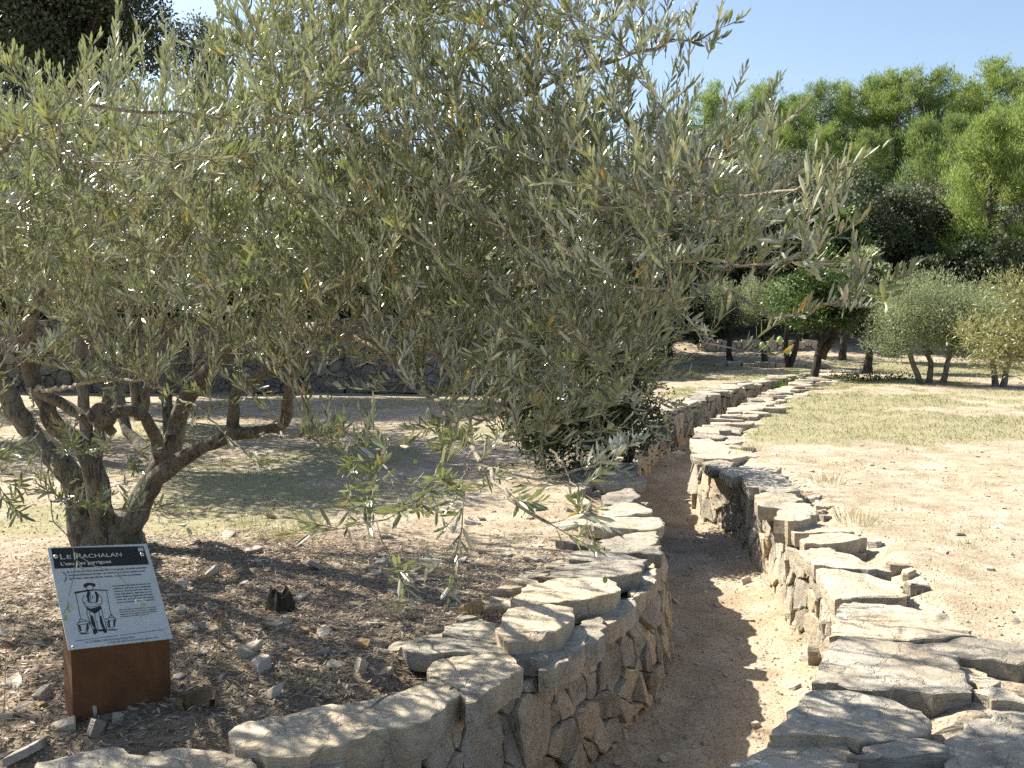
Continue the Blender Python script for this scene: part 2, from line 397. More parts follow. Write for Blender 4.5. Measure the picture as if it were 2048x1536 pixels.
# ------------------------------------------------------------------ stones
def rough_outline(poly, seg, amp, chamfer=0.0):
    """polygon (n,2) -> finer outline with broken, uneven edges"""
    out = []
    n = len(poly)
    for i_ in range(n):
        a_, b_ = poly[i_], poly[(i_ + 1) % n]
        L = np.linalg.norm(b_ - a_); m = max(1, int(round(L / seg)))
        nrm = np.array([b_[1] - a_[1], a_[0] - b_[0]]) / max(L, 1e-6)
        for k_ in range(m):
            t = k_ / m
            w = 4 * t * (1 - t) if m > 1 else 0
            out.append(a_ + (b_ - a_) * t + nrm * amp * ((rng.random() - .5) * (0.5 + w)))
    return np.array(out)
def slab_geo(out, top, thick, inset=0.03, tilt=(0, 0), rings=(0.96, 0.72, 0.4), bumpz=0.006, edge=0.010, taper=0.05):
    """solid stone whose outline is `out` (n,2); third coordinate grows outwards from 0 to thick"""
    c = out.mean(0); n = len(out); V = []
    def ring(scale, w, nz):
        q_ = c + (out - c) * scale
        ww = w + tilt[0] * (q_[:, 0] - c[0]) + tilt[1] * (q_[:, 1] - c[1]) + (rng.random(n) - .5) * nz
        V.append(np.column_stack([q_, ww]))
    ring(1 - taper, top - thick, 0)
    jag = (rng.random(n) - .5)
    ring(1.0 - taper * .2, top - thick * .62, bumpz)
    ring(1.0 - .008, top - thick * .3, bumpz)
    ring(1.0, top - edge, bumpz * 1.2)
    for s_ in rings: ring(s_, top, bumpz * (0.25 if len(rings) > 4 else 1.0 if s_ < .9 else .5))
    V = np.concatenate(V + [[[c[0], c[1], top + (rng.random() - .5) * bumpz]], [[c[0], c[1], top - thick]]])
    nrg = 4 + len(rings); F4 = []
    ar = np.arange(n); nx = (ar + 1) % n
    for k_ in range(nrg - 1):
        F4.append(np.stack([k_ * n + ar, k_ * n + nx, (k_ + 1) * n + nx, (k_ + 1) * n + ar], -1))
    ct = nrg * n
    F3 = np.stack([(nrg - 1) * n + ar, (nrg - 1) * n + nx, np.full(n, ct)], -1)
    F3b = np.stack([nx, ar, np.full(n, ct + 1)], -1)
    return V, [np.concatenate(F4), np.concatenate([F3, F3b])]
def ccw(poly):
    poly = np.asarray(poly, float); x, y = poly[:, 0], poly[:, 1]
    return poly if (x * np.roll(y, -1) - y * np.roll(x, -1)).sum() > 0 else poly[::-1]
def cut(poly, nx, ny, c):
    """keep the part of the polygon where nx*x+ny*y<=c"""
    out = []; n = len(poly)
    d = poly[:, 0] * nx + poly[:, 1] * ny - c
    for i_ in range(n):
        j_ = (i_ + 1) % n
        if d[i_] <= 0: out.append(poly[i_])
        if (d[i_] < 0) != (d[j_] < 0) and abs(d[i_] - d[j_]) > 1e-12:
            t = d[i_] / (d[i_] - d[j_]); out.append(poly[i_] + (poly[j_] - poly[i_]) * t)
    return np.array(out) if len(out) >= 3 else np.zeros((0, 2))
def power_cells(u0, u1, v0, v1, size, aspect=1.0, wt=.35):
    """irregular cells filling a strip: list of polygons"""
    nu = max(1, int((u1 - u0) / (size * aspect))); nv = max(1, int(round((v1 - v0) / (size / aspect))))
    P = []
    for a_ in range(nu):
        for b_ in range(nv):
            P.append((u0 + (a_ + .5 + .5 * (b_ % 2) - .25 + rng.uniform(-.38, .38)) * (u1 - u0) / nu, v0 + (b_ + .5 + rng.uniform(-.38, .38)) * (v1 - v0) / nv))
    P = np.array(P); W = rng.uniform(-1, 1, len(P)) * wt * size * size
    Wb = rng.random(len(P)) < .11; W[Wb] += size * size * 1.1
    cells = []
    for i_, p_ in enumerate(P):
        poly = np.array([(p_[0] - 2 * size * 1.5, v0), (p_[0] + 3 * size, v0), (p_[0] + 3 * size, v1), (p_[0] - 3 * size, v1)])
        poly = cut(poly, 1, 0, u1); poly = cut(poly, -1, 0, -u0)
        dd = ((P - p_) ** 2).sum(1); near = np.argsort(dd)[1:22]
        for j_ in near:
            if len(poly) < 3: break
            q_ = P[j_]; nx_, ny_ = q_ - p_
            cc = (q_ @ q_ - p_ @ p_ - W[j_] + W[i_]) / 2
            poly = cut(poly, nx_, ny_, cc)
        if len(poly) >= 3: cells.append(poly)
    return cells
def area(p_): return abs((p_[:, 0] * np.roll(p_[:, 1], -1) - p_[:, 1] * np.roll(p_[:, 0], -1)).sum()) / 2
def shrink(poly, gap):
    poly = ccw(poly); q_ = poly.copy(); n = len(poly); res = poly
    for i_ in range(n):
        a_, b_ = poly[i_], poly[(i_ + 1) % n]; d = b_ - a_; L = np.linalg.norm(d)
        if L < 1e-5: continue
        nx_, ny_ = d[1] / L, -d[0] / L
        if len(res) >= 3: res = cut(res, nx_, ny_, nx_ * a_[0] + ny_ * a_[1] - gap)
    return res
def localise(V):
    c = V.mean(0); return V - c, c

def face_stones(wall, curve, s0, s1, size, aspect, gap, mat, detail, zlo, zhi, stuff=False, big=False, batter=.05, name='stone'):
    Vs, Fs4, Fs3, off = [], [], [], 0
    for poly in power_cells(s0, s1, zlo, zhi, size, aspect):
        poly = shrink(poly, gap * rng.uniform(.6, 1.6))
        if len(poly) < 3 or area(poly) < .0009: continue
        seg = .03 if detail else .12
        out = rough_outline(poly, seg, .010 if detail else .008)
        if len(out) < 5: out = rough_outline(poly, seg * .4, .006)
        w0 = rng.uniform(-.015, .022); sz = math.sqrt(area(poly))
        V, Fc = slab_geo(out, w0, .12, tilt=rng.normal(0, .15, 2), rings=(.9, .5) if detail else (.88,), bumpz=.007, edge=min(.006, sz * .06), taper=.0)
        zz = V[:, 1]; t = V[:, 0] + .22 * (V[:, 1] + .35) * np.sin(V[:, 0] * 2.3)
        P2 = curve.p(t); N2 = curve.n(t)
        xy = P2 + N2 * (V[:, 2] + batter * np.clip(-zz, 0, 1))[:, None]
        W = np.column_stack([xy, zz + (floor_z(xy[:, 1]) + .64) * np.clip(-zz / .64, 0, 1)])
        flip = curve.side > 0
        Fc = [f[:, ::-1] if not flip else f for f in Fc]
        if stuff:
            Vs.append(W); Fs4.append(Fc[0] + off); Fs3.append(Fc[1] + off); off += len(W)
        else:
            Wl, c = localise(W)
            put(name, mesh_np(name, Wl, Fc, False, None, [mat]), wall, c)
    if stuff and Vs:
        tag(put('small_stones', mesh_np('small_stones', np.concatenate(Vs), [np.concatenate(Fs4), np.concatenate(Fs3)], False, None, [mat]), wall), kind="stuff")
def fill_strip(wall, curve, s0, s1, back=.07, top=-.06):
    t = np.arange(s0, s1, .08); P_ = curve.p(t); N_ = curve.n(t); n = len(t)
    lo = np.column_stack([P_ + N_ * (-.045 + .03), np.full(n, -.78)]); hi = np.column_stack([P_ - N_ * .05, np.full(n, top)])
    hb = np.column_stack([P_ - N_ * .3, np.full(n, top - .004)]); lb = np.column_stack([P_ - N_ * .3, np.full(n, -.78)])
    V = np.concatenate([lo, hi, hb, lb]); ar = np.arange(n - 1)
    F_ = np.concatenate([np.stack([k_ * n + ar, k_ * n + ar + 1, (k_ + 1) * n + ar + 1, (k_ + 1) * n + ar], -1) for k_ in range(3)])
    put('rubble_fill', mesh_np('rubble_fill', V, F_, False, None, [m_fill]), wall)

def cap_from_px(wall, pts, ztop, thick, tilt=(0, 0), mat=None, seg=.045, amp=.024, name='capstone', rings=(0.975, 0.9, 0.78, 0.62, 0.44, 0.24), bz=.006):
    poly = ccw([at(x_, y_, ztop)[:2] for x_, y_ in pts])
    poly = poly.mean(0) + (poly - poly.mean(0)) * 1.045; thick = max(thick, ztop + .035)
    out = rough_outline(poly, seg, amp)
    V, Fc = slab_geo(out, ztop, thick, tilt=tilt, rings=rings, bumpz=bz, edge=.004)
    up_ = V[:, 2] > ztop - thick * .5
    f_ = fbm(V[:, 0] * 4 + ztop * 90, V[:, 1] * 6, 77, 4); st_ = np.floor(f_ * 9) / 9
    V[:, 2] += ((f_ * .5 + st_ * .5) - .45) * .055 * up_
    n_ = len(out); Vl, c = localise(V); me_ = mesh_np(name, Vl, Fc, False, None, [mat or m_cap])
    nf = len(me_.polygons); sm = np.zeros(nf, bool); sm[n_ * 4:n_ * (3 + len(rings))] = True; sm[n_ * (3 + len(rings)):n_ * (4 + len(rings))] = True
    me_.polygons.foreach_set('use_smooth', sm); me_.update()
    return put(name, me_, wall, c)

wallL = empty('dry_stone_wall', (1.0, 8.0, -.6), 'curved dry stone wall with pale slab coping on the left side of the sunken path', 'dry stone wall', 'dry stone walls lining the sunken path')
wallR = empty('dry_stone_wall', (2.2, 8.0, -.6), 'curved dry stone wall on the right of the sunken path, beside the sunlit bare ground', 'dry stone wall', 'dry stone walls lining the sunken path')
wallL['wall_origin'] = 1; wallR['wall_origin'] = 1
fill_strip(wallL, CL, .5, CL.len - .5); fill_strip(wallR, CR, .5, CR.len - .5)
sL = CL.s_of_y; sR = CR.s_of_y
face_stones(wallL, CL, sL(3.05), sL(3.55), .19, 1.0, .0035, m_face, True, -.72, -.07, batter=.19)
face_stones(wallL, CL, sL(3.55), sL(6.9), .142, 1.0, .0035, m_face, True, -.72, -.05, batter=.19)
face_stones(wallL, CL, sL(6.9), sL(10), .2, 1.0, .006, m_face, False, -.68, -.05)
face_stones(wallL, CL, sL(10), sL(17.2), .19, .85, .007, m_face, False, -.68, -.045)
face_stones(wallL, CL, sL(17.2), sL(27.5), .19, .9, .008, m_face, False, -.68, -.045, stuff=True)
face_stones(wallR, CR, sR(3.0), sR(10.9), .16, .95, .0035, m_face, True, -.70, -.05)
face_stones(wallR, CR, sR(10.9), sR(28), .2, 1.0, .008, m_face, False, -.68, -.05, stuff=True)

# traced coping slabs: outline in the photograph, height of the top, thickness
LC = [
 ([(470, 1465), (520, 1440), (640, 1420), (760, 1400), (860, 1362), (925, 1358), (905, 1395), (870, 1422), (835, 1447), (760, 1458), (690, 1487), (600, 1500), (540, 1502), (480, 1490)], .055, .15),
 ([(859, 1338), (871, 1322), (923, 1306), (1011, 1310), (1045, 1336), (1003, 1360), (963, 1392), (930, 1402), (918, 1378), (895, 1362)], .05, .12),
 ([(811, 1294), (835, 1275), (950, 1282), (1074, 1292), (1088, 1308), (1011, 1314), (919, 1310), (831, 1308)], .055, .07),
 ([(995, 1263), (1019, 1219), (1098, 1211), (1144, 1217), (1142, 1239), (1118, 1263), (1074, 1279), (1019, 1286)], .10, .075),
 ([(887, 1271), (907, 1247), (963, 1241), (1003, 1251), (998, 1281), (939, 1279)], .06, .08),
 ([(1025, 1203), (1059, 1171), (1134, 1155), (1214, 1155), (1238, 1171), (1230, 1187), (1178, 1199), (1100, 1209), (1043, 1213)], .09, .06),
 ([(1098, 1155), (1114, 1127), (1178, 1119), (1258, 1121), (1282, 1147), (1214, 1159), (1134, 1157)], .075, .09),
 ([(1130, 1115), (1150, 1103), (1230, 1101), (1294, 1117), (1280, 1129), (1140, 1122)], .06, .08),
 ([(1212, 1093), (1250, 1086), (1320, 1095), (1322, 1109), (1230, 1104)], .06, .06),
 ([(1196, 1080), (1260, 1064), (1312, 1062), (1312, 1085), (1296, 1093), (1210, 1092)], .04, .07),
 ([(1150, 1045), (1190, 1030), (1315, 1032), (1326, 1048), (1298, 1056), (1190, 1054)], .06, .06),
 ([(1200, 1014), (1255, 1006), (1300, 1016), (1302, 1026), (1214, 1032)], .07, .06),
 ([(1205, 990), (1262, 976), (1280, 994), (1240, 1008), (1210, 1006)], .07, .06),
 ([(1070, 1312), (1100, 1285), (1158, 1262), (1172, 1272), (1160, 1300), (1110, 1330), (1078, 1332)], .015, .13),
 ([(1150, 1262), (1170, 1238), (1196, 1232), (1212, 1256), (1196, 1282), (1172, 1288)], .01, .12),
 ([(1200, 1232), (1232, 1205), (1262, 1195), (1270, 1215), (1236, 1240), (1208, 1250)], -.01, .1),
 ([(1258, 1180), (1284, 1140), (1306, 1130), (1312, 1160), (1290, 1185), (1266, 1200)], .0, .1),
 ([(75, 1530), (150, 1505), (225, 1502), (300, 1512), (372, 1528), (400, 1560), (240, 1590), (90, 1580)], .02, .12),
 ([(300, 1506), (350, 1496), (420, 1500), (500, 1512), (505, 1545), (420, 1560), (380, 1530)], .015, .1),
 ([(478, 1508), (560, 1502), (640, 1508), (690, 1520), (640, 1580), (520, 1580)], -.01, .1),
]
for P_, zt, tk in LC: cap_from_px(wallL, P_, zt, tk, rng.normal(0, .02, 2))
RC = [
 ([(1453, 1536), (1503, 1500), (1557, 1476), (1644, 1478), (1689, 1492), (1716, 1521), (1718, 1590), (1400, 1600)], .05, .10),
 ([(1549, 1474), (1598, 1418), (1627, 1387), (1673, 1380), (1739, 1391), (1789, 1395), (1859, 1434), (1851, 1451), (1805, 1478), (1739, 1484), (1673, 1478)], .075, .11),
 ([(1698, 1513), (1751, 1494), (1851, 1478), (1888, 1490), (1894, 1508), (1840, 1512), (1747, 1519)], .07, .13),
 ([(1892, 1480), (1946, 1445), (2004, 1432), (2110, 1425), (2130, 1600), (1900, 1600)], .05, .14),
 ([(1630, 1368), (1644, 1331), (1664, 1293), (1695, 1283), (1814, 1291), (1905, 1312), (1925, 1350), (1938, 1378), (1860, 1380), (1789, 1372), (1745, 1378), (1680, 1368)], .07, .13),
 ([(1664, 1275), (1685, 1208), (1710, 1198), (1797, 1208), (1913, 1240), (1938, 1271), (1880, 1282), (1814, 1285), (1693, 1279)], .07, .12),
 ([(1822, 1289), (1946, 1281), (2080, 1296), (2080, 1322), (2037, 1331), (1963, 1320), (1915, 1312)], .065, .11),
 ([(1909, 1322), (1946, 1330), (2000, 1364), (1979, 1378), (1930, 1360)], .03, .05),
 ([(1940, 1380), (2004, 1382), (2070, 1412), (1983, 1405)], .03, .06),
 ([(1652, 1175), (1636, 1140), (1673, 1138), (1793, 1159), (1809, 1190), (1714, 1194), (1672, 1200)], .05, .10),
 ([(1596, 1103), (1652, 1093), (1714, 1117), (1780, 1144), (1673, 1136), (1630, 1132)], .05, .09),
 ([(1604, 1078), (1644, 1066), (1706, 1068), (1731, 1078), (1664, 1086), (1610, 1090)], .07, .06),
 ([(1580, 1057), (1592, 1045), (1673, 1053), (1706, 1062), (1640, 1066), (1590, 1068)], .065, .07),
 ([(1550, 1037), (1573, 1001), (1619, 1004), (1633, 1028), (1588, 1044)], .13, .18),
 ([(1511, 993), (1549, 979), (1590, 987), (1606, 999), (1569, 1014), (1517, 1010)], .08, .1),
 ([(1486, 956), (1507, 941), (1565, 950), (1598, 979), (1549, 982), (1499, 975)], .075, .1),
 ([(1440, 941), (1482, 931), (1561, 937), (1536, 948), (1496, 948), (1466, 954)], .07, .08),
 ([(1404, 926), (1440, 918), (1470, 926), (1456, 938), (1424, 938)], .06, .1),
]
for P_, zt, tk in RC: cap_from_px(wallR, P_, zt, tk, rng.normal(0, .02, 2))
def row_caps(wall, curve, y0, y1, zt=.055, rows=2):
    s = curve.s_of_y(y0); s1 = curve.s_of_y(y1); sg = 1
    while s < s1:
        L = rng.uniform(.2, .5); ymid = curve.p(s)[1]
        dep = 0
        for r_ in range(rows):
            D_ = rng.uniform(.22, .5) if r_ == 0 else rng.uniform(.15, .35)
            if r_ == 1 and rng.random() < .25: break
            c0 = s + L / 2 + rng.normal(0, .015)
            q0 = -.03 + rng.uniform(-.03, .03) if r_ == 0 else dep + .01
            uv = np.array([(-.5, 0), (-.2, -.06), (.2, -.05), (.5, 0), (.55, .5), (.45, 1), (.1, 1.08), (-.4, 1), (-.55, .5)])
            uv = uv + rng.normal(0, .055, uv.shape)
            # rotate a little and lay along the wall
            an = rng.normal(0, .22); uu = uv[:, 0] * (L + .03); vv = (uv[:, 1] - .5) * D_
            ur = uu * math.cos(an) - vv * math.sin(an); vr = uu * math.sin(an) + vv * math.cos(an) + q0 + D_ / 2
            P2 = curve.p(c0); N2 = curve.n(c0); T2 = np.array([N2[1], -N2[0]])
            poly = P2 + ur[:, None] * T2 - vr[:, None] * N2
            zt_ = zt + rng.uniform(-.03, .035) - (.02 if r_ else 0)
            out = rough_outline(ccw(poly), .05 if ymid < 13 else .12, .012)
            V, Fc = slab_geo(out, zt_, rng.uniform(.06, .11), tilt=rng.normal(0, .06, 2), rings=(.95, .6) if ymid < 13 else (.9,), bumpz=.008)
            Vl, c = localise(V)
            put('capstone', mesh_np('capstone', Vl, Fc, False, None, [m_cap]), wall, c)
            dep = q0 + D_
        s += L + .005
row_caps(wallL, CL, 8.9, 27.5); row_caps(wallR, CR, 10.6, 28)
row_caps(wallR, CR, 2.2, 3.0, .02, 2)
def back_caps(wall, curve, y0, y1, q, n):          # smaller stones packing the back of the coping
    for _ in range(n):
        s = curve.s_of_y(rng.uniform(y0, y1)); P2 = curve.p(s) - curve.n(s) * rng.uniform(*q)
        r_ = rng.uniform(.04, .11); k_ = rng.integers(5, 8)
        an = np.sort(rng.random(k_)) * 2 * math.pi
        poly = P2 + np.stack([np.cos(an) * r_ * rng.uniform(1, 1.7), np.sin(an) * r_], -1)
        z0 = float(gz(P2[0], P2[1])[0])
        out = rough_outline(ccw(poly), .05, .01)
        if len(out) < 5: continue
        V, Fc = slab_geo(out, z0 + .045, .08, tilt=rng.normal(0, .12, 2), rings=(.85,), bumpz=.008)
        Vl, c = localise(V); put('packing_stone', mesh_np('packing_stone', Vl, Fc, False, None, [m_cap]), wall, c)
back_caps(wallL, CL, 4.2, 9, (.42, .65), 26); back_caps(wallR, CR, 3.4, 10.5, (.36, .52), 16)

# ------------------------------------------------------------------ the old terrace wall behind the olive tree
def straight_wall(A, B, h, size, label, cat, name, mat, gap=.012, aspect=1.5, depth=.35, zoff=0, front=-1, detail=False, maxobj=240, calm=False):
    A = np.array(A, float); B = np.array(B, float); L = np.linalg.norm(B - A); d = (B - A) / L; nrm = np.array([d[1], -d[0]])
    if nrm[1] > 0: nrm = -nrm
    mid = (A + B) / 2
    w = empty(name, (mid[0], mid[1], 0), label, cat)
    cells = power_cells(0, L, 0, h, size, aspect)
    order = rng.permutation(len(cells)); Vs, F4, F3, off = [], [], [], 0
    z0 = gz(*(A + .01 + nrm * .3)); 
    for n_, ci in enumerate(order):
        poly = shrink(cells[ci], gap * rng.uniform(.5, 1.3))
        if len(poly) < 3 or area(poly) < .002: continue
        out = rough_outline(poly, .12, .012)
        V, Fc = slab_geo(out, rng.uniform(-.025, .025), .2, tilt=rng.normal(0, .10, 2), rings=(.85,), bumpz=.012, edge=.008 if calm else .02, taper=.0 if calm else .05)
        xy = A + V[:, :1] * d + V[:, 2:3] * nrm
        topjit = (V[:, 1] > h - .02) * rng.uniform(-.05, .05)
        W = np.column_stack([xy, V[:, 1] + float(z0[0]) + zoff + topjit])
        # orientation: u along d, v up, w along nrm
        if np.cross(np.append(d, 0), [0, 0, 1]) @ np.append(nrm, 0) < 0: Fc = [f[:, ::-1] for f in Fc]
        if n_ < maxobj:
            Wl, c = localise(W); put('stone', mesh_np('stone', Wl, Fc, False, None, [mat]), w, c - np.array([mid[0], mid[1], 0]))
        else:
            Vs.append(W - [mid[0], mid[1], 0]); F4.append(Fc[0] + off); F3.append(Fc[1] + off); off += len(W)
    if Vs: tag(put('small_stones', mesh_np('small_stones', np.concatenate(Vs), [np.concatenate(F4), np.concatenate(F3)], False, None, [mat]), w), kind="stuff")
    a0 = A - nrm * .1 - mid; b0 = B - nrm * .1 - mid; a1 = a0 - nrm * depth; b1 = b0 - nrm * depth; zb = float(z0[0]) + zoff
    V = [(*a0, zb - .3), (*b0, zb - .3), (*b0, zb + h - .06), (*a0, zb + h - .06), (*a1, zb - .3), (*b1, zb - .3), (*b1, zb + h - .06), (*a1, zb + h - .06)]
    put('rubble_fill', mesh_np('rubble_fill', V, np.array([(0, 1, 2, 3), (3, 2, 6, 7), (5, 4, 7, 6), (0, 3, 7, 4), (1, 5, 6, 2)]), False, None, [m_fill]), w)
    return w
del wallL['wall_origin']; del wallR['wall_origin']
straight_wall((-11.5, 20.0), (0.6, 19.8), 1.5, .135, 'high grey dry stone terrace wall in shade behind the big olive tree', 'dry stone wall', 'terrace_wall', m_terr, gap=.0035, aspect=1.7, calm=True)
straight_wall((6.6, 34.2), (10.8, 34.4), .42, .24, 'low rough stone wall at the back of the olive grove, left of the small green tree', 'dry stone wall', 'low_stone_wall', m_loose)
straight_wall((6.0, 28.9), (9.2, 28.2), .16, .3, 'row of flat stones edging the ground below the small far olive trees', 'stone edging', 'stone_edging', m_cap, maxobj=60)

# ------------------------------------------------------------------ tubes and leaves
def tube_geo(P, r, sides=8, rough=0.0, cap=True):
    P = np.asarray(P, float); n = len(P); r = np.asarray(r, float) * np.ones(n)
    T_ = np.gradient(P, axis=0); T_ = unit(T_)
    ref = np.array([0.3, 0.2, 1.0]); 
    u = unit(np.cross(T_, ref)); bad = np.linalg.norm(np.cross(T_, ref), axis=1) < .15
    if bad.any(): u[bad] = unit(np.cross(T_[bad], [1, 0, 0]))
    for i_ in range(1, n):                                   # parallel transport
        v = u[i_ - 1] - T_[i_] * (u[i_ - 1] @ T_[i_]); u[i_] = v / max(np.linalg.norm(v), 1e-6)
    w = np.cross(T_, u); an = np.arange(sides) * 2 * math.pi / sides
    rad = r[:, None] * (1 + (rng.random((n, sides)) - .5) * rough)
    V = P[:, None] + rad[..., None] * (np.cos(an)[None, :, None] * u[:, None] + np.sin(an)[None, :, None] * w[:, None])
    V = V.reshape(-1, 3); a_ = np.arange(n - 1)[:, None] * sides; k_ = np.arange(sides)[None]; k2 = (k_ + 1) % sides
    F_ = np.stack([a_ + k_, a_ + k2, a_ + sides + k2, a_ + sides + k_], -1).reshape(-1, 4)
    if cap:
        V = np.concatenate([V, P[:1], P[-1:]]); c0 = n * sides
        k_ = k_[0]; k2 = k2[0]
        F_ = np.concatenate([F_, np.stack([k2, k_, np.full(sides, c0), np.full(sides, c0)], -1)[:, :3].repeat(1, 0)[:, [0, 1, 2, 2]] * 1]) if False else F_
        tri = np.concatenate([np.stack([k2, k_, np.full(sides, c0)], -1), np.stack([(n - 1) * sides + k_, (n - 1) * sides + k2, np.full(sides, c0 + 1)], -1)])
        return V, F_, tri
    return V, F_, np.zeros((0, 3), int)
class Bag:
    def __init__(s): s.V = []; s.Q = []; s.T = []; s.n = 0; s.v = []
    def add(s, V, Q=None, T_=None, v=None):
        V = np.asarray(V); s.V.append(V)
        if Q is not None and len(Q): s.Q.append(np.asarray(Q) + s.n)
        if T_ is not None and len(T_): s.T.append(np.asarray(T_) + s.n)
        if v is not None: s.v.append(np.broadcast_to(v, (len(V),)))
        s.n += len(V)
    def tube(s, P, r, sides=6, rough=0.0): s.add(*tube_geo(P, r, sides, rough))
    def make(s, name, mat, parent=None, smooth=False, origin=None, kind=None):
        V = np.concatenate(s.V); F_ = ([np.concatenate(s.Q)] if s.Q else []) + ([np.concatenate(s.T)] if s.T else [])
        if origin is not None: V = V - np.asarray(origin)
        me = mesh_np(name, V, F_, smooth, {"v": np.concatenate(s.v)} if s.v else None, [mat])
        o = put(name, me, parent)
        if kind: o["kind"] = kind
        return o
def subdiv_path(P, step, wob=0.0, r=None):
    P = np.asarray(P, float); P2 = P
    for _ in range(2):
        Q = [P2[0]]
        for a_, b_ in zip(P2[:-1], P2[1:]): Q += [a_ * .75 + b_ * .25, a_ * .25 + b_ * .75]
        P2 = np.array(Q + [P2[-1]])
    d = np.concatenate([[0], np.cumsum(np.linalg.norm(np.diff(P2, axis=0), axis=1))]); n = max(2, int(d[-1] / step) + 1)
    t = np.linspace(0, d[-1], n); out = np.stack([np.interp(t, d, P2[:, k_]) for k_ in range(3)], -1)
    if wob: out[1:-1] += rng.normal(0, wob, (n - 2, 3))
    return out, t / d[-1]

LEAF_T = np.array([(0, 0, 0), (.26, .36, 0), (.26, 0, -.09), (.26, -.36, 0), (.72, .42, .0), (.72, 0, -.09), (.72, -.42, .0), (1, 0, 0)])  # along, side, up (x width)
LEAF_F = np.array([(0, 2, 1), (0, 3, 2), (1, 2, 5), (1, 5, 4), (2, 3, 6), (2, 6, 5), (4, 5, 7), (5, 6, 7)])
def leaf_cloud(P, D_, N_, L, W, v, bend=None):
    """folded leaf blades; arrays of n"""
    n = len(P); D_ = unit(D_); N_ = unit(N_ - D_ * (N_ * D_).sum(1, keepdims=True)); Sd = np.cross(N_, D_)
    t = LEAF_T
    bend = np.zeros(n) if bend is None else bend
    V = P[:, None] + D_[:, None] * (t[None, :, :1] * L[:, None, None]) + Sd[:, None] * (t[None, :, 1:2] * W[:, None, None]) \
        + N_[:, None] * (t[None, :, 2:3] * W[:, None, None] - (t[None, :, :1] ** 2) * (bend * L)[:, None, None])
    F_ = (np.arange(n)[:, None, None] * 8 + LEAF_F[None]).reshape(-1, 3)
    return V.reshape(-1, 3), F_, np.repeat(v, 8)
def diamond_cloud(P, D_, N_, L, W, v):
    n = len(P); D_ = unit(D_); N_ = unit(N_ - D_ * (N_ * D_).sum(1, keepdims=True)); Sd = np.cross(N_, D_)
    V = np.stack([P, P + D_ * (L * .5)[:, None] + Sd * (W * .5)[:, None], P + D_ * L[:, None], P + D_ * (L * .5)[:, None] - Sd * (W * .5)[:, None]], 1)
    F_ = (np.arange(n)[:, None] * 4 + np.array([0, 3, 2, 1])[None])
    return V.reshape(-1, 3), F_, np.repeat(v, 4)
def puff_leaves(puffs, n, L, W, up=.3, shell=.45, jitter=.25, vmean=.5):
    """leaves spread through clumps: each clump has its own tone and density"""
    puffs = [(np.asarray(c, float), np.asarray(r, float)) for c, r in puffs]
    vol = np.array([(r[0] * r[1] * r[2]) ** .667 for _, r in puffs]); k_ = rng.choice(len(puffs), n, p=vol / vol.sum())
    C = np.array([c for c, _ in puffs])[k_]; R2 = np.array([r for _, r in puffs])[k_]
    d = unit(rng.normal(0, 1, (n, 3))); rad = 1 - shell * rng.random(n) ** 1.3 + rng.normal(0, .13, n)
    rad = rad + np.abs(rng.normal(0, .42, n)) * (rng.random(n) < .3)
    P = C + d * R2 * rad[:, None]
    D_ = unit(d * .7 + rng.normal(0, .6, (n, 3)) + [0, 0, up]); N_ = unit(d + rng.normal(0, .6, (n, 3)) + [0, 0, .5])
    tone = rng.normal(0, .12, len(puffs))[k_]
    v = np.clip(vmean + tone + rng.normal(0, .18, n), 0, 1)
    return P, D_, N_, L * rng.uniform(.7, 1.25, n), W * rng.uniform(.7, 1.25, n), v
def make_puffs(c, r, n, pr, low=-.7):
    out = []
    for _ in range(n):
        d = unit(rng.normal(0, 1, 3)); d[2] = max(d[2], low); q_ = rng.random() ** .45
        s_ = rng.uniform(.7, 1.3) * pr
        out.append((np.asarray(c) + d * np.asarray(r) * q_ * .85, np.array([s_, s_, s_ * .8])))
    return out
def simple_tree(name, base, crown, label, cat, mat, bark, n, L, W, trunk_r, npuff=22, pr=.35, group=None, stems=None, up=.3, crown_name='crown', low=-.7, vm=.5):
    """crown: (centre, radii); stems: list of world polylines"""
    base = np.asarray(base, float); cc, cr = np.asarray(crown[0], float), np.asarray(crown[1], float)
    o = empty(name, base, label, cat, group)
    puffs = make_puffs(cc, cr, npuff, pr, low)
    b = Bag()
    if stems is None: stems = [[base - [0, 0, .15], (base + cc) / 2 + rng.normal(0, .06, 3) * cr, cc]]
    for st in stems:
        P_, t = subdiv_path(st, max(.12, trunk_r * 2), trunk_r * .12)
        b.tube(P_, trunk_r * (1.25 - .75 * t) * (1 + .35 * np.exp(-t * 14)), 9, .12)
    o_tr = b.make('trunk', bark, o, True, base)
    b = Bag()
    for c_, r_ in puffs:
        st = stems[rng.integers(len(stems))]; s0 = np.asarray(st[-1]) * .6 + np.asarray(st[-2]) * .4
        P_, t = subdiv_path([s0, (s0 + c_) / 2 + rng.normal(0, .08, 3) + [0, 0, -.05], c_ + rng.normal(0, .3, 3) * r_ + [0, 0, .2 * r_[2]]], .3)
        b.tube(P_, trunk_r * .32 * (1.1 - .85 * t), 5)
    b.make('branches', bark, o, True, base)
    P, D_, N_, LL, WW, v = puff_leaves(puffs, n, L, W, up, vmean=vm)
    b = Bag(); V, Fq, vv = diamond_cloud(P, D_, N_, LL, WW, v); b.add(V, Fq, None, vv)
    b.make(crown_name, mat, o, False, base)
    return o

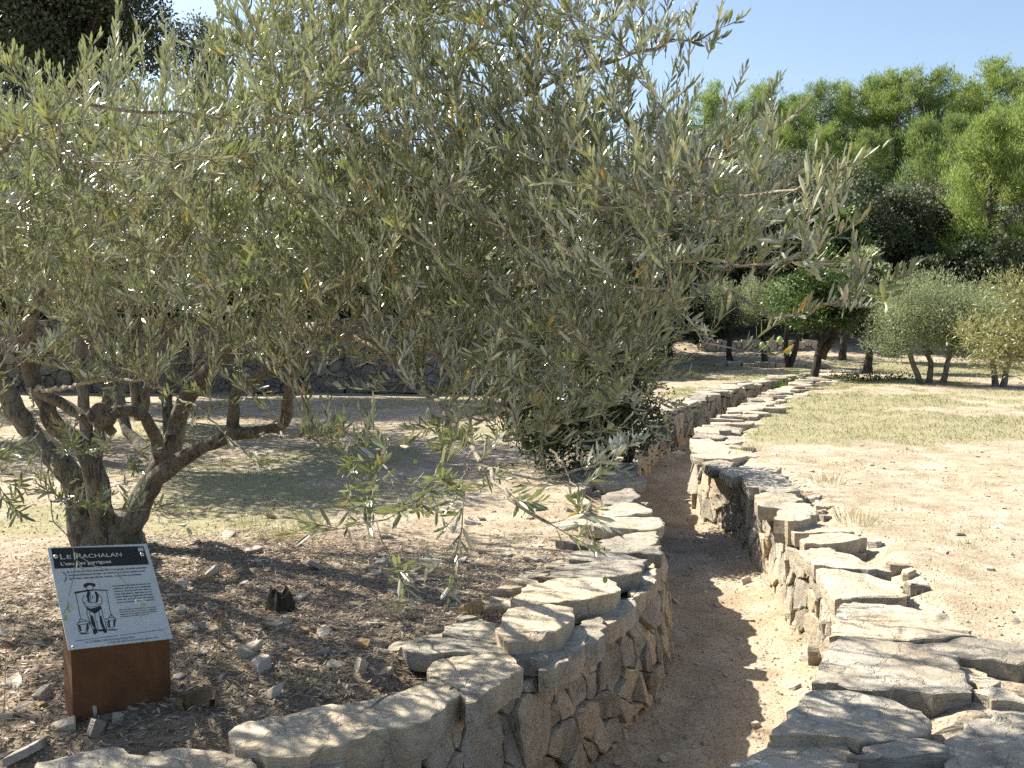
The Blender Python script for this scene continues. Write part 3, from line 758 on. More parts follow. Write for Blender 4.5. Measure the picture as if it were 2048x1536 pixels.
# ------------------------------------------------------------------ the big olive tree
root = pt(212, 1088, 6.72)
root[2] = float(gz(root[0], root[1])[0])
tree = empty('olive_tree', root, 'big spreading olive tree with forked trunk standing behind the information sign', 'olive tree')
def PX(l): return np.array([pt(*q) for q in l])
stems = [  # (points px,py,distance), start radius, end radius
 ([(200, 1108, 6.75), (172, 1080, 6.7), (161, 1015, 6.7), (150, 962, 6.7), (107, 908, 6.75), (64, 865, 6.8), (29, 818, 6.8), (5, 765, 6.8), (-20, 700, 6.7), (-60, 560, 6.5), (-70, 430, 6.3)], .125, .045),
 ([(215, 1110, 6.7), (212, 1060, 6.6), (200, 1015, 6.55), (190, 944, 6.5), (168, 894, 6.5), (136, 869, 6.5), (105, 855, 6.5), (97, 818, 6.5), (72, 772, 6.45), (54, 725, 6.35), (60, 620, 6.1), (110, 500, 5.8), (160, 380, 5.4), (180, 280, 5.2)], .105, .02),
 ([(235, 1112, 6.75), (262, 1040, 6.7), (300, 965, 6.7), (325, 925, 6.7), (347, 885, 6.7), (354, 847, 6.7), (362, 815, 6.65), (380, 785, 6.6), (412, 743, 6.5), (447, 712, 6.4), (483, 668, 6.2), (540, 640, 6.0), (600, 600, 5.8), (650, 572, 5.6), (700, 520, 5.3), (770, 440, 5.0), (850, 330, 4.8), (900, 200, 4.6), (930, 40, 4.5)], .10, .012),
 ([(240, 1112, 6.65), (256, 1050, 6.6), (285, 1000, 6.6), (318, 950, 6.55), (360, 920, 6.5), (412, 888, 6.4), (465, 865, 6.35), (515, 869, 6.3), (556, 856, 6.25), (580, 829, 6.2), (573, 793, 6.15), (587, 750, 6.1), (609, 704, 6.0), (640, 620, 5.7), (720, 545, 5.2), (800, 490, 4.7), (907, 450, 4.3), (1061, 437, 3.9), (1174, 423, 3.6), (1300, 485, 3.3), (1440, 570, 3.1), (1560, 640, 2.9)], .105, .007),
 ([(465, 868, 6.35), (469, 819, 6.35), (472, 772, 6.3), (519, 750, 6.2), (573, 718, 6.1), (612, 696, 6.0)], .05, .045),
 ([(322, 926, 6.68), (311, 872, 6.5), (293, 836, 6.4), (265, 815, 6.3), (229, 822, 6.25), (208, 835, 6.2)], .045, .05),
 ([(62, 775, 6.4), (107, 800, 6.2), (161, 829, 6.15), (206, 846, 6.15), (228, 868, 6.2)], .045, .04),
 ([(322, 930, 6.7), (290, 900, 7.0), (250, 860, 7.2), (244, 800, 7.3), (200, 700, 7.3), (160, 560, 7.1)], .06, .035),
]
limbs = [
 ([(540, 650, 6.0), (560, 652, 5.4), (620, 655, 4.9), (700, 668, 4.5), (790, 710, 4.1), (850, 775, 3.8), (910, 850, 3.2), (960, 930, 2.64), (1025, 1010, 2.35), (1099, 1047, 2.35)], .03, .004),
 ([(1174, 423, 3.6), (1260, 372, 3.4), (1360, 335, 3.2), (1480, 300, 3.0), (1545, 262, 2.9)], .010, .003),
 ([(1174, 423, 3.6), (1330, 385, 3.2), (1470, 392, 2.8), (1580, 385, 2.6), (1668, 345, 2.5)], .010, .003),
 ([(1300, 485, 3.3), (1420, 520, 3.0), (1560, 530, 2.7), (1660, 480, 2.55)], .007, .0025),
 ([(1440, 570, 3.1), (1560, 650, 2.8), (1680, 610, 2.6), (1760, 575, 2.5)], .006, .0025),
 ([(850, 330, 4.8), (980, 220, 4.2), (1150, 140, 3.9), (1300, 100, 3.7), (1430, 60, 3.5)], .018, .003),
 ([(930, 40, 4.5), (1100, -40, 4.2), (1250, -60, 4.0)], .012, .004),
 ([(700, 520, 5.3), (640, 350, 5.0), (600, 150, 4.8), (610, -60, 4.6)], .022, .006),
 ([(640, 620, 5.7), (560, 520, 4.9), (515, 400, 4.3), (505, 228, 4.0), (500, 114, 3.9), (498, -20, 3.85)], .018, .004),
 ([(72, 772, 6.45), (100, 785, 5.5), (180, 762, 4.9), (250, 755, 4.5), (340, 780, 4.2), (430, 840, 3.9), (500, 915, 3.75)], .016, .003),
 ([(54, 725, 6.35), (170, 650, 5.6), (300, 570, 4.9), (400, 430, 4.3), (430, 330, 4.0)], .018, .004),
 ([(62, 775, 6.4), (64, 800, 5.0), (78, 890, 4.2), (90, 980, 3.8), (115, 1051, 3.6), (153, 1118, 3.5), (213, 1140, 3.48), (249, 1162, 3.48), (272, 1196, 3.48)], .007, .0016),
 ([(153, 1118, 3.5), (146, 1150, 3.48), (138, 1192, 3.47)], .002, .0012),
 ([(515, 869, 6.3), (560, 872, 5.0), (623, 869, 4.2), (680, 887, 3.33), (740, 880, 3.17), (790, 876, 3.08), (749, 947, 2.61), (735, 1000, 2.5)], .008, .002),
 ([(766, 929, 2.74), (800, 960, 2.52), (825, 994, 2.48)], .003, .002),
 ([(910, 850, 3.2), (890, 900, 2.88), (875, 944, 2.59), (825, 1014, 2.45), (752, 1043, 2.4), (678, 1058, 2.35)], .004, .0016),
 ([(752, 1043, 2.4), (760, 1080, 2.38), (790, 1131, 2.35)], .002, .0015),
 ([(693, 886, 3.34), (697, 940, 2.99), (699, 988, 2.85)], .003, .0016),
 ([(940, 900, 2.88), (922, 982, 2.45), (919, 1055, 2.4), (910, 1114, 2.38)], .003, .0016),
 ([(960, 930, 2.64), (1080, 960, 2.5), (1180, 932, 2.63), (1250, 896, 2.79)], .005, .002),
 ([(1100, 900, 2.98), (1150, 950, 2.6), (1172, 1035, 2.45)], .004, .0016),
 ([(161, 829, 6.15), (130, 905, 4.4), (190, 908, 4.2), (270, 905, 4.1)], .006, .002),
 ([(107, 908, 6.75), (100, 1000, 4.6), (180, 1020, 4.2), (300, 1018, 4.0)], .006, .002),
 ([(-20, 700, 6.7), (-60, 700, 4.5), (-40, 900, 3.4), (0, 985, 3.1), (20, 1010, 3.05)], .01, .002),
 ([(1061, 437, 3.9), (1090, 560, 3.6), (1150, 680, 3.5), (1230, 760, 3.4), (1330, 800, 3.3)], .01, .003),
 ([(1300, 485, 3.3), (1330, 600, 3.1), (1400, 680, 2.9), (1480, 700, 2.8)], .006, .002),
 ([(160, 380, 5.4), (120, 250, 4.6), (60, 180, 4.0), (20, 140, 3.8)], .015, .003),
 ([(180, 280, 5.2), (230, 200, 4.7), (240, 120, 4.5), (238, 45, 4.4)], .012, .003),
 ([(-70, 430, 6.3), (-60, 350, 5.0), (0, 300, 4.0), (130, 230, 3.4), (165, 125, 3.2)], .02, .003),
]
tb = Bag(); NP, NPAR, NR = [], [], []
def add_chain(P_, r_):
    for i_, p_ in enumerate(P_):
        NP.append(p_); NPAR.append(len(NP) - 2 if i_ else -1); NR.append(r_[i_])
for pl, r0, r1 in stems:
    P_, t = subdiv_path(PX(pl), .07, .005)
    r_ = r0 + (r1 - r0) * t ** (.8 if len(pl) != 22 else .42)
    r_ = r_ * (1 + .08 * np.sin(np.arange(len(r_)) * .9 + rng.random() * 6)) + (.05 * np.exp(-t * 16) if pl[0][1] > 1100 else 0)
    r_ = r_ * .84
    tb.tube(P_, r_, 14, .09); add_chain(P_[::1], r_)
P_, t = subdiv_path([pt(208, 838, 6.28), pt(203, 832, 6.12), pt(200, 826, 6.0)], .04); tb.tube(P_, [.075] * len(P_), 12, .3)   # sawn burl
P_ = np.array([root + [0.02, 0.02, -.15], root + [0.02, .02, .05], root + [.0, .02, .22]]); tb.tube(P_, [.27, .21, .12], 16, .28)
tr = tb.make('trunk', m_bark, tree, True, root)
md = tr.modifiers.new("remesh", 'REMESH'); md.mode = 'VOXEL'; md.voxel_size = .013; md.use_smooth_shade = True
lb = Bag(); tip_chains = []
for pl, r0, r1 in limbs:
    P_, t = subdiv_path(PX(pl), .06, .006); r_ = r0 + (r1 - r0) * t
    lb.tube(P_, r_, 8 if r0 > .01 else 6, .08); add_chain(P_, r_); tip_chains.append((P_, t))
lo = lb.make('limbs', m_twig, tree, True, root)

# crown volume: (px, py, distance, radii in metres, weight)
blobs = [
 (50, 400, 4.6, 1.2, 1.3, .55, 1.0), (480, 350, 4.1, .7, .95, .66, .95), (800, 350, 4.0, .8, .9, .82, 1.05), (1130, 380, 3.8, .72, 1.1, .66, 1.0),
 (1400, 440, 3.1, .42, .55, .28, 1.1), (760, 30, 4.4, 1.0, 1.2, .5, .6), (1130, 110, 4.0, .5, .8, .33, .3), (1060, 720, 3.8, .55, .7, .36, 1.5), (1090, 790, 3.9, .3, .5, .2, .8), (850, 690, 4.0, .5, .6, .22, .8),
 (690, 570, 4.2, .7, .9, .30, .6), (230, 690, 4.4, .95, .7, .24, .5), (520, 710, 4.2, .6, .6, .22, .45), (1000, 480, 5.6, .9, .9, .5, .25), (150, 560, 5.2, 1.0, .8, .3, .4), (1230, 640, 3.6, .32, .5, .26, .3), (60, 370, 6.8, 1.3, 1.3, .75, 1.1), (-300, 400, 5.8, 1.2, 1.4, .75, .9), (350, 380, 7.6, 1.2, 1.0, .7, .6)]
M = 3000; wts = np.array([b_[6] * (b_[3] * b_[4] * b_[5]) ** .8 for b_ in blobs]); ks = rng.choice(len(blobs), M, p=wts / wts.sum())
samp = []
for k_ in ks:
    px, py, D_, rx, ry, rz, _ = blobs[k_]
    d = unit(rng.normal(0, 1, 3)) * rng.random() ** .42
    samp.append(pt(px, py, D_) + d * [rx, ry, rz])
samp = np.array(samp)
px_, py_, dd_ = project(samp)
keep = (samp[:, 1] > 2.2) & (dd_ > 2.2) & ~((px_ > 1460) & (py_ < 370)) & ~((px_ > 1340) & (py_ < 310)) & ~((px_ > 1290) & (py_ < 230) & (py_ > -900) & (px_ + py_ * .2 > 1340)) & ~((px_ > -60) & (px_ < 460) & (py_ < 235 - px_ * .12 + 40 * np.sin(px_ * .05)))
samp = samp[keep]
NPa = np.zeros((90000, 3)); NPa[:len(NP)] = np.array(NP); cnt = len(NP); n0 = cnt
PAR = NPAR + []; thick0 = np.array(NR)
plen = np.zeros(90000)
ok = np.zeros(90000, bool); ok[:cnt] = thick0 < .05
d0 = np.sqrt(((samp[:, None, :] - NPa[None, :cnt:4]) ** 2).sum(-1)).min(1)
twigs = []
for i_ in np.argsort(d0):
    s_ = samp[i_]
    dv = NPa[:cnt] - s_; cost = np.sqrt((dv ** 2).sum(1)) + .25 * plen[:cnt] + np.maximum(dv[:, 2], 0) * .25 + (~ok[:cnt]) * 5
    j_ = int(np.argmin(cost)); a_ = NPa[j_]; L = np.linalg.norm(s_ - a_)
    if L < .07: continue
    n = max(2, int(L / .075) + 1); t = np.linspace(0, 1, n + 1)[1:]
    mid = (a_ + s_) / 2 + rng.normal(0, .09, 3) * L + [0, 0, -.10 * L]
    if PAR[j_] >= 0:
        dr = unit(a_ - NPa[PAR[j_]]); mid = mid * .75 + (a_ + dr * L * .5) * .25
    path = ((1 - t) ** 2)[:, None] * a_ + (2 * t * (1 - t))[:, None] * mid + (t ** 2)[:, None] * s_
    par = j_; st = cnt
    for q_ in path:
        NPa[cnt] = q_; PAR.append(par); plen[cnt] = plen[par] + .075; ok[cnt] = True; par = cnt; cnt += 1
    twigs.append((j_, st, cnt))
PARa = np.array(PAR); flow = np.zeros(cnt)
for j_, a_, b_ in twigs: flow[b_ - 1] += 1
for i_ in range(cnt - 1, n0 - 1, -1):
    flow[i_] = max(flow[i_], 1)
    if PARa[i_] >= n0: flow[PARa[i_]] += flow[i_] * (1 if True else 0)
rad = .0014 * np.sqrt(np.minimum(flow, 60)) + .0004
bb = Bag()
for j_, a_, b_ in twigs:
    P_ = np.concatenate([NPa[j_:j_ + 1], NPa[a_:b_]]); r_ = np.concatenate([[rad[a_]], rad[a_:b_]])
    bb.tube(P_, r_, 5 if r_[0] > .004 else 3)
# leafy shoots
SH = []            # start, direction, length
upv = np.array([0, 0, 1.0])
def shoot(p_, d_, l_): SH.append((p_, d_, l_))
for j_, a_, b_ in twigs:
    P_ = NPa[a_:b_]; e = P_[-1]; prev = NPa[PARa[b_ - 1]]; d_ = unit(e - prev)
    c_ = unit(d_ * .75 + upv * rng.uniform(.1, 1.0) + rng.normal(0, .25, 3))
    shoot(e, c_, rng.uniform(.16, .34))
    for q_ in P_[::1]:
        if rng.random() < (.47 if q_[1] < 5.2 else .22):
            sd_ = unit(d_ * .5 + rng.normal(0, .65, 3) + upv * rng.uniform(.05, 1.0)); shoot(q_, sd_, rng.uniform(.10, .28))
for k_, (P_, t) in enumerate(tip_chains):
    for i_ in range(2, len(P_)):
        if k_ in (11, 12) and (rng.random() < .55 or (k_ == 11 and t[i_] < .72)): continue
        if t[i_] > .45 and rng.random() < (.5 if project(P_[i_])[1] < 850 else .85) and P_[i_][1] < 5:
            px, py, _d = project(P_[i_]); droop = -.5 if py > 850 else .35
            d_ = unit(P_[i_] - P_[i_ - 1]); shoot(P_[i_], unit(d_ * .7 + rng.normal(0, .5, 3) + upv * rng.uniform(-.3, .9) * (1 if py < 850 else .6)), (rng.uniform(.035, .07) if k_ in (11, 12) else rng.uniform(.06, .17)) if py > 850 else rng.uniform(.1, .22))
    d_ = unit(P_[-1] - P_[-3]); shoot(P_[-1], d_, .12 if k_ not in (11, 12) else .035)
# upright sprigs breaking the outline
for px, py, D_, h_ in [(500, 60, 3.9, .4), (520, 20, 3.9, .3), (560, 40, 4.2, .3), (30, 200, 3.9, .3), (10, 150, 3.9, .35), (160, 190, 3.3, .22), (175, 180, 3.3, .18), (232, 110, 4.3, .3), (290, 110, 4.3, .25), (240, 180, 4.3, .3), (80, 230, 4, .3), (330, 150, 4.4, .3), (400, 110, 4.6, .35), (440, 80, 4.6, .35), (380, 170, 4.4, .3),
                       (1430, 60, 3.5, .2), (1400, 90, 3.5, .22), (1380, 110, 3.5, .2), (1345, 60, 3.6, .2), (1370, 300, 3.3, .15), (1440, 350, 3.0, .13), (1400, 330, 3.2, .16), (1320, 60, 3.6, .25), (1290, 40, 3.8, .3), (1560, 270, 2.9, .2), (1545, 300, 2.9, .2), (1670, 370, 2.5, .12), (1640, 380, 2.5, .16), (1610, 370, 2.55, .15), (1680, 400, 2.5, .13), (1700, 590, 2.5, .12), (1660, 470, 2.55, .14), (1640, 450, 2.55, .15), (1370, 230, 3.5, .2), (1340, 260, 3.4, .25), (1300, 200, 3.7, .3), (1720, 585, 2.5, .1), (1735, 580, 2.5, .1)]:
    p_ = pt(px, py, D_); shoot(p_ - [rng.uniform(.0, .05), 0, h_ * .5], unit([rng.uniform(-.1, .45), rng.uniform(-.2, .2), 1.0]), h_)
LP, LD, LN, LL, LW, LV, LB = [], [], [], [], [], [], []
OL = []
for p_, d_, l_ in SH:
    nn = max(2, int(l_ / .0165)); bendv = unit(upv * .5 + rng.normal(0, .3, 3)) * rng.uniform(0, .5)
    t = np.linspace(0, 1, nn + 1); C_ = p_ + (d_ * l_) * t[:, None] + bendv * l_ * (t ** 2)[:, None] * .5
    if l_ > .06: bb.tube(C_[::3] if len(C_) > 5 else C_[[0, -1]], np.linspace(.0019, .0010, len(C_[::3]) if len(C_) > 5 else 2), 3)
    ax = unit(np.gradient(C_, axis=0)); ref = unit(np.cross(d_, rng.normal(0, 1, 3))); ref2 = np.cross(d_, ref)
    tone = rng.normal(0, .12)
    for i_ in range(1 if l_ > .1 else 0, nn + 1):
        sv = ref if i_ % 2 else ref2
        for sg in (-1, 1):
            if rng.random() < .12: continue
            el = rng.uniform(.45, .85) if i_ < nn - 1 else rng.uniform(.15, .4)
            dl = unit(ax[i_] * math.cos(el) + sv * sg * math.sin(el) + upv * (.58 if p_[2] > 1.15 else .1) + rng.normal(0, .12, 3))
            LP.append(C_[i_]); LD.append(dl); LN.append(ax[i_] + rng.normal(0, .35, 3)); 
            LL.append(rng.uniform(.040, .070) * (1 if i_ < nn - 2 else .7)); LV.append(tone); LB.append(rng.normal(.10, .12))
    if rng.random() < .035 and l_ > .1: OL.append((C_[max(1, nn // 3)], rng.uniform(.85, 1.15)))
LP, LD, LN, LL, LV, LB = map(np.array, (LP, LD, LN, LL, LV, LB))
LW = LL * rng.uniform(.185, .25, len(LL))
LV = np.clip(.46 + LV * 1.4 + rng.normal(0, .23, len(LV)), 0, .93); yl = rng.random(len(LV)) < .016; LV[yl] = rng.uniform(.955, 1.0, yl.sum())
lx, ly, ld = project(LP)
inview = (lx > 10) & (lx < 2030) & (ly > 10) & (ly < 1500)
size = LL / ld * inview
top = np.argsort(-size)[:300]; rest = np.ones(len(LP), bool); rest[top] = False
nearl = rest & (ld < 3.9) & (lx > -200); farl = rest & ~nearl
V, Fq, vv = leaf_cloud(LP[nearl], LD[nearl], LN[nearl], LL[nearl], LW[nearl], LV[nearl], LB[nearl])
b = Bag(); b.add(V, None, Fq, vv)
def hex_cloud(P, D_, N_, L, W, v):
    n = len(P); D_ = unit(D_); N_ = unit(N_ - D_ * (N_ * D_).sum(1, keepdims=True)); Sd = np.cross(N_, D_)
    V = np.stack([P] + [P + D_ * (L * a_)[:, None] + Sd * (W * b_)[:, None] - N_ * (L * .04)[:, None] for a_, b_ in ((.35, .42), (.8, .33))] + [P + D_ * L[:, None]] + [P + D_ * (L * a_)[:, None] - Sd * (W * b_)[:, None] for a_, b_ in ((.8, .33), (.35, .42))], 1)
    F_ = np.arange(n)[:, None, None] * 6 + np.array([(0, 5, 2, 1), (5, 4, 3, 2)])[None]
    return V.reshape(-1, 3), F_.reshape(-1, 4), np.repeat(v, 6)
V, Fq, vv = hex_cloud(LP[farl], LD[farl], LN[farl], LL[farl], LW[farl], LV[farl]); b.add(V, Fq, None, vv); b.make('foliage', m_olive, tree, False, root, 'stuff')
bb.make('twigs', m_twig, tree, False, root, 'stuff')
print("olive leaves", len(LP), "twigs", len(twigs), "shoots", len(SH))
leaf_meshes = []
for v_ in [.25, .4, .5, .6, .75, .99]:
    V, Fq, vv = leaf_cloud(np.zeros((1, 3)), np.array([[1., 0, 0]]), np.array([[0, 0, 1.]]), np.ones(1), np.array([.22]), np.array([v_]), np.array([.05]))
    leaf_meshes.append(mesh_np('leaf', V, Fq, False, {"v": vv}, [m_olive]))
for i_ in top:
    d_ = unit(LD[i_]); n_ = unit(LN[i_] - d_ * (LN[i_] @ d_)); s_ = np.cross(n_, d_)
    o = put('leaf', leaf_meshes[5] if LV[i_] > .95 else leaf_meshes[int(rng.integers(5))], tree)
    m = Matrix(((*[float(a_) for a_ in (d_[0], s_[0], n_[0])], 0), (*[float(a_) for a_ in (d_[1], s_[1], n_[1])], 0), (*[float(a_) for a_ in (d_[2], s_[2], n_[2])], 0), (0, 0, 0, 1)))
    m = Matrix.Translation(Vector((LP[i_] - root).tolist())) @ m @ Matrix.Scale(float(LL[i_]), 4)
    o.matrix_local = m
# olives
a = NT("green olive", 0.35, 0.5); a.col(a.ramp(a.noise(30), [(0.3, (0.17, 0.26, 0.06)), (0.7, (0.28, 0.38, 0.11))])); m_fruit = a.m
P_, t = subdiv_path([(0, 0, 0), (0, 0, -.5), (0, 0, -1)], .1)
t = np.linspace(0, 1, 7); Po = np.column_stack([t * 0, t * 0, -t * .020]); V, Q, T3 = tube_geo(Po, .0075 * np.sqrt(np.clip(1 - (2 * t - 1) ** 2, .02, 1)), 8)
fruit = mesh_np('olive', V, [Q, T3], True, None, [m_fruit])
for px, py, D_ in [(676, 893, 3.8), (742, 905, 3.65), (833, 918, 3.5), (963, 912, 3.4), (975, 875, 3.5), (947, 890, 3.45), (1143, 780, 3.3), (1220, 846, 3.3), (1255, 710, 3.2), (1560, 672, 2.75), (1578, 695, 2.75), (1525, 683, 2.75), (1682, 412, 2.5), (1180, 1030, 3.35), (1188, 1035, 3.35), (1210, 1153, 3.3), (853, 1022, 3.35), (782, 1155, 3.25), (130, 1230, 3.45), (1330, 830, 3.2), (500, 905, 3.7), (620, 768, 4.0), (625, 720, 4.1), (880, 950, 3.5), (1130, 285, 3.6), (1425, 88, 3.5), (640, 790, 4)]:
    OL.append((pt(px, py, D_), rng.uniform(.95, 1.2)))
for p_, s_ in OL[-100:]:
    o = put('olive', fruit, tree); o.location = Vector((p_ - root).tolist()); o.scale = (s_,) * 3; o.rotation_euler = (rng.normal(0, .2), rng.normal(0, .2), 0)

# ------------------------------------------------------------------ other trees
def onground(x, y, dz=0): return np.array([x, y, float(gz(x, y)[0]) + dz])
# dense shrub by the trench
b0 = onground(1.0, 10.2)
c0 = pt(1150, 765, 9.9)
simple_tree('evergreen_shrub', b0, (c0, (1.0, .85, .95)), 'dense dark evergreen shrub with tiny leaves leaning over the left wall of the path', 'shrub', m_oak, m_barkfar, 42000, .048, .026, .05, 70, .30,
            stems=[[b0 - [0, 0, .1], b0 + [.05, 0, .4], c0 + [.1, 0, .1]], [b0 - [0, 0, .1], b0 + [-.15, 0, .4], c0 + [-.4, 0, 0]], [b0 + [.1, 0, -.1], b0 + [.3, 0, .3], c0 + [.5, 0, -.2]]], low=-.9, vm=.45)
# the shading olives off to the left and behind
for i_, (x_, y_, cx, cz, r_, lab) in enumerate([(-4.6, 10.6, -4.3, 2.7, 1.35, 'middle-sized olive tree half hidden behind the left side of the big olive'), (-4.35, 12.4, -3.3, 2.6, 1.3, 'smaller olive tree hidden behind the middle of the big olive, before the terrace wall'), (-5.6, 14.6, -5.4, 2.7, 1.5, 'olive tree before the terrace wall behind the left limbs of the big olive'), (-9.9, 17.2, -9.6, 2.9, 1.9, 'broad olive tree at the far left edge close to the terrace wall'), (-7.3, 18.0, -7.0, 2.6, 1.3, 'low olive tree close to the terrace wall, hidden behind the trunk'), (-8.3, 13.0, -7.8, 2.9, 1.7, 'large olive tree at the left edge in front of the terrace wall')]):
    bq = onground(x_, y_)
    simple_tree('olive_tree', bq, ((cx, y_, cz), (r_ * 1.45, r_ * 1.25, r_ * .8)), lab, 'olive tree', m_olive, m_bark, 19000, .10, .03, .06, 56, .40, 'olive trees of the grove',
                stems=[[bq - [0, 0, .1], bq + [-.1, 0, .7], np.array([cx - .4, y_, cz])], [bq - [0, 0, .1], bq + [.15, 0, .6], np.array([cx + .5, y_, cz])]])
# right-hand olives
for px, D_, ccx, ccy, rx, rz, lab, st in [
    (1848, 22.6, 1822, 632, 1.15, 1.12, 'silvery olive tree with a V-forked trunk, nearest the round green tree', [(1842, 768), (1828, 725), (1806, 685)]),
    (1888, 22.4, 1915, 650, 1.05, .98, 'silvery olive tree with a single leaning trunk, second from the round green tree', [(1884, 768), (1893, 735), (1903, 700)]),
    (1995, 21.8, 1995, 648, 1.05, 1.15, 'olive tree with a low V-shaped trunk near the right edge', [(1993, 772), (1988, 745), (1985, 715)])]:
    b0 = onground(*pt(st[0][0], st[0][1], D_)[:2]); c0 = pt(ccx, ccy, D_)
    s1 = [b0 - [0, 0, .1]] + [pt(q[0], q[1], D_) for q in st[1:]] + [c0]
    ss = [s1]
    if px != 1888: ss.append([b0 - [-.15, 0, .1], pt(st[0][0] + (22 if px < 1900 else 20), st[0][1] - 40, D_), pt(st[0][0] + (5 if px < 1900 else 45), 695, D_), c0 + [.4, 0, 0]])
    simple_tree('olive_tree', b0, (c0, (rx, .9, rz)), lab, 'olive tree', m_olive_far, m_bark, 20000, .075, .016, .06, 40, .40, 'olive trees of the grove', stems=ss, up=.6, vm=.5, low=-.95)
b0 = onground(5.9, 9.6); c0 = pt(2085, 648, 9.6)
simple_tree('olive_tree', b0, (c0, (.78, .7, .62)), 'nearer yellowish olive crown reaching in at the right edge of the picture', 'olive tree', m_oliveY, m_bark, 13000, .06, .013, .08, 34, .2, 'olive trees of the grove', low=-1)
for px, py, D_, lab in [(1462, 716, 30, 'small olive tree on the far left of the stone edging behind the path'), (1531, 725, 29.5, 'small straight olive tree standing on the stone edging'), (1576, 733, 28.5, 'small twin-stemmed olive tree beside the end of the stone edging')]:
    b0 = onground(*pt(px, py, D_)[:2]); c0 = b0 + [rng.uniform(-.2, .2), 0, 1.9]
    ss = [[b0 - [0, 0, .1], b0 + [-.1, 0, .6], c0]]
    if px == 1576: ss.append([b0 - [0, 0, .1], b0 + [.25, 0, .6], c0 + [.3, 0, 0]])
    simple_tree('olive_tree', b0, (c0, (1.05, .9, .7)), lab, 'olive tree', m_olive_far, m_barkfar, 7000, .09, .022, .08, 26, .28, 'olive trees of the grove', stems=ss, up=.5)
# round green tree in the trench end
b0 = np.array([pt(1625, 762, 24.3)[0], 24.3, -.25]); c0 = pt(1648, 600, 24.3)
simple_tree('small_green_tree', b0, (c0, (1.35, 1.2, 1.0)), 'small round deep green tree with a leaning trunk at the far end of the path', 'tree', m_green, m_barkfar, 15000, .085, .05, .095, 60, .30,
            stems=[[b0, pt(1632, 730, 24.3), pt(1640, 690, 24.3), c0], [pt(1640, 715, 24.3), pt(1652, 695, 24.3), pt(1672, 672, 24.3), c0 + [.4, 0, 0]]], vm=.42)
# holm oak mass in front of the pines
for k_, (px, py, D_, r_, lab, mt, gg) in enumerate([
    (1490, 430, 41, 2.4, 'grey-green holm oak behind the tip of the big olive branches', m_oakgrey, 1), (1590, 400, 43, 2.6, 'rounded grey holm oak below the middle pines', m_oakgrey, 1),
    (1690, 450, 40, 2.3, 'dark holm oak left of the slender pine', m_oakgrey, 1), (1775, 430, 42, 2.3, 'broad grey holm oak around the foot of the slender pine', m_oakgrey, 1),
    (1830, 505, 37, 1.7, 'low dark holm oak right behind the silvery olives', m_oak, 1), (1620, 540, 36, 2.0, 'dark holm oak directly above the round green tree', m_oak, 1),
    (1690, 500, 31, 1.1, 'bright green bush in front of the dark oaks, above the round green tree', m_green, 0), (1935, 560, 35, 1.3, 'dark shrub at the foot of the big pine', m_oak, 0),
    (1400, 500, 40, 2.4, 'dark oak seen through the big olive branches on the right', m_oak, 1), (2040, 520, 36, 1.5, 'grey bush below the big pine at the right edge', m_oakgrey, 0), (1740, 575, 27, .8, 'small pale shrub behind the first silvery olive', m_olive_far, 0),
    (1540, 470, 37, 2.3, 'grey holm oak half behind the last olive leaves on the right', m_oakgrey, 1), (1640, 400, 45, 2.6, 'upper grey holm oak right under the middle pines', m_oakgrey, 1), (1730, 500, 37, 2.0, 'dark holm oak over the bright green bush', m_oak, 1), (1850, 430, 41, 2.2, 'grey holm oak between the slender pine and the big pine', m_oakgrey, 1),
    (1950, 480, 42, 2.4, 'dark holm oak behind the big near pine', m_oak, 1), (1440, 540, 38, 2.3, 'dark low oak left of the round green tree', m_oak, 1), (2010, 570, 34, 1.3, 'dark bush behind the V-trunked olive', m_oak, 0), (1860, 590, 33, 1.1, 'low dark bush behind the leaning silvery olive', m_oak, 0),
    (1300, 520, 38, 2.6, 'holm oak hidden behind the right part of the big olive', m_oakgrey, 1), (1340, 600, 32, 1.6, 'low oak hidden behind the evergreen shrub', m_oak, 1)]):
    c0 = pt(px, py, D_); b0 = onground(c0[0], D_)
    c0[2] = max(c0[2], b0[2] + r_ * .5); rz_ = max(r_ * .85, min(r_ * 1.5, (c0[2] - b0[2]) * 1.0)) if D_ < 39 else r_ * .85
    simple_tree('holm_oak' if gg else 'bush', b0, (c0, (r_, r_ * .8, rz_)), lab, 'oak tree' if gg else 'bush', mt, m_barkfar, 11000 if r_ > 1.5 else 7000, .14, .09, .1, 40, r_ * .22, 'holm oaks below the pine wood' if gg else None, low=-1, vm=.5 if mt != m_oak else .42)
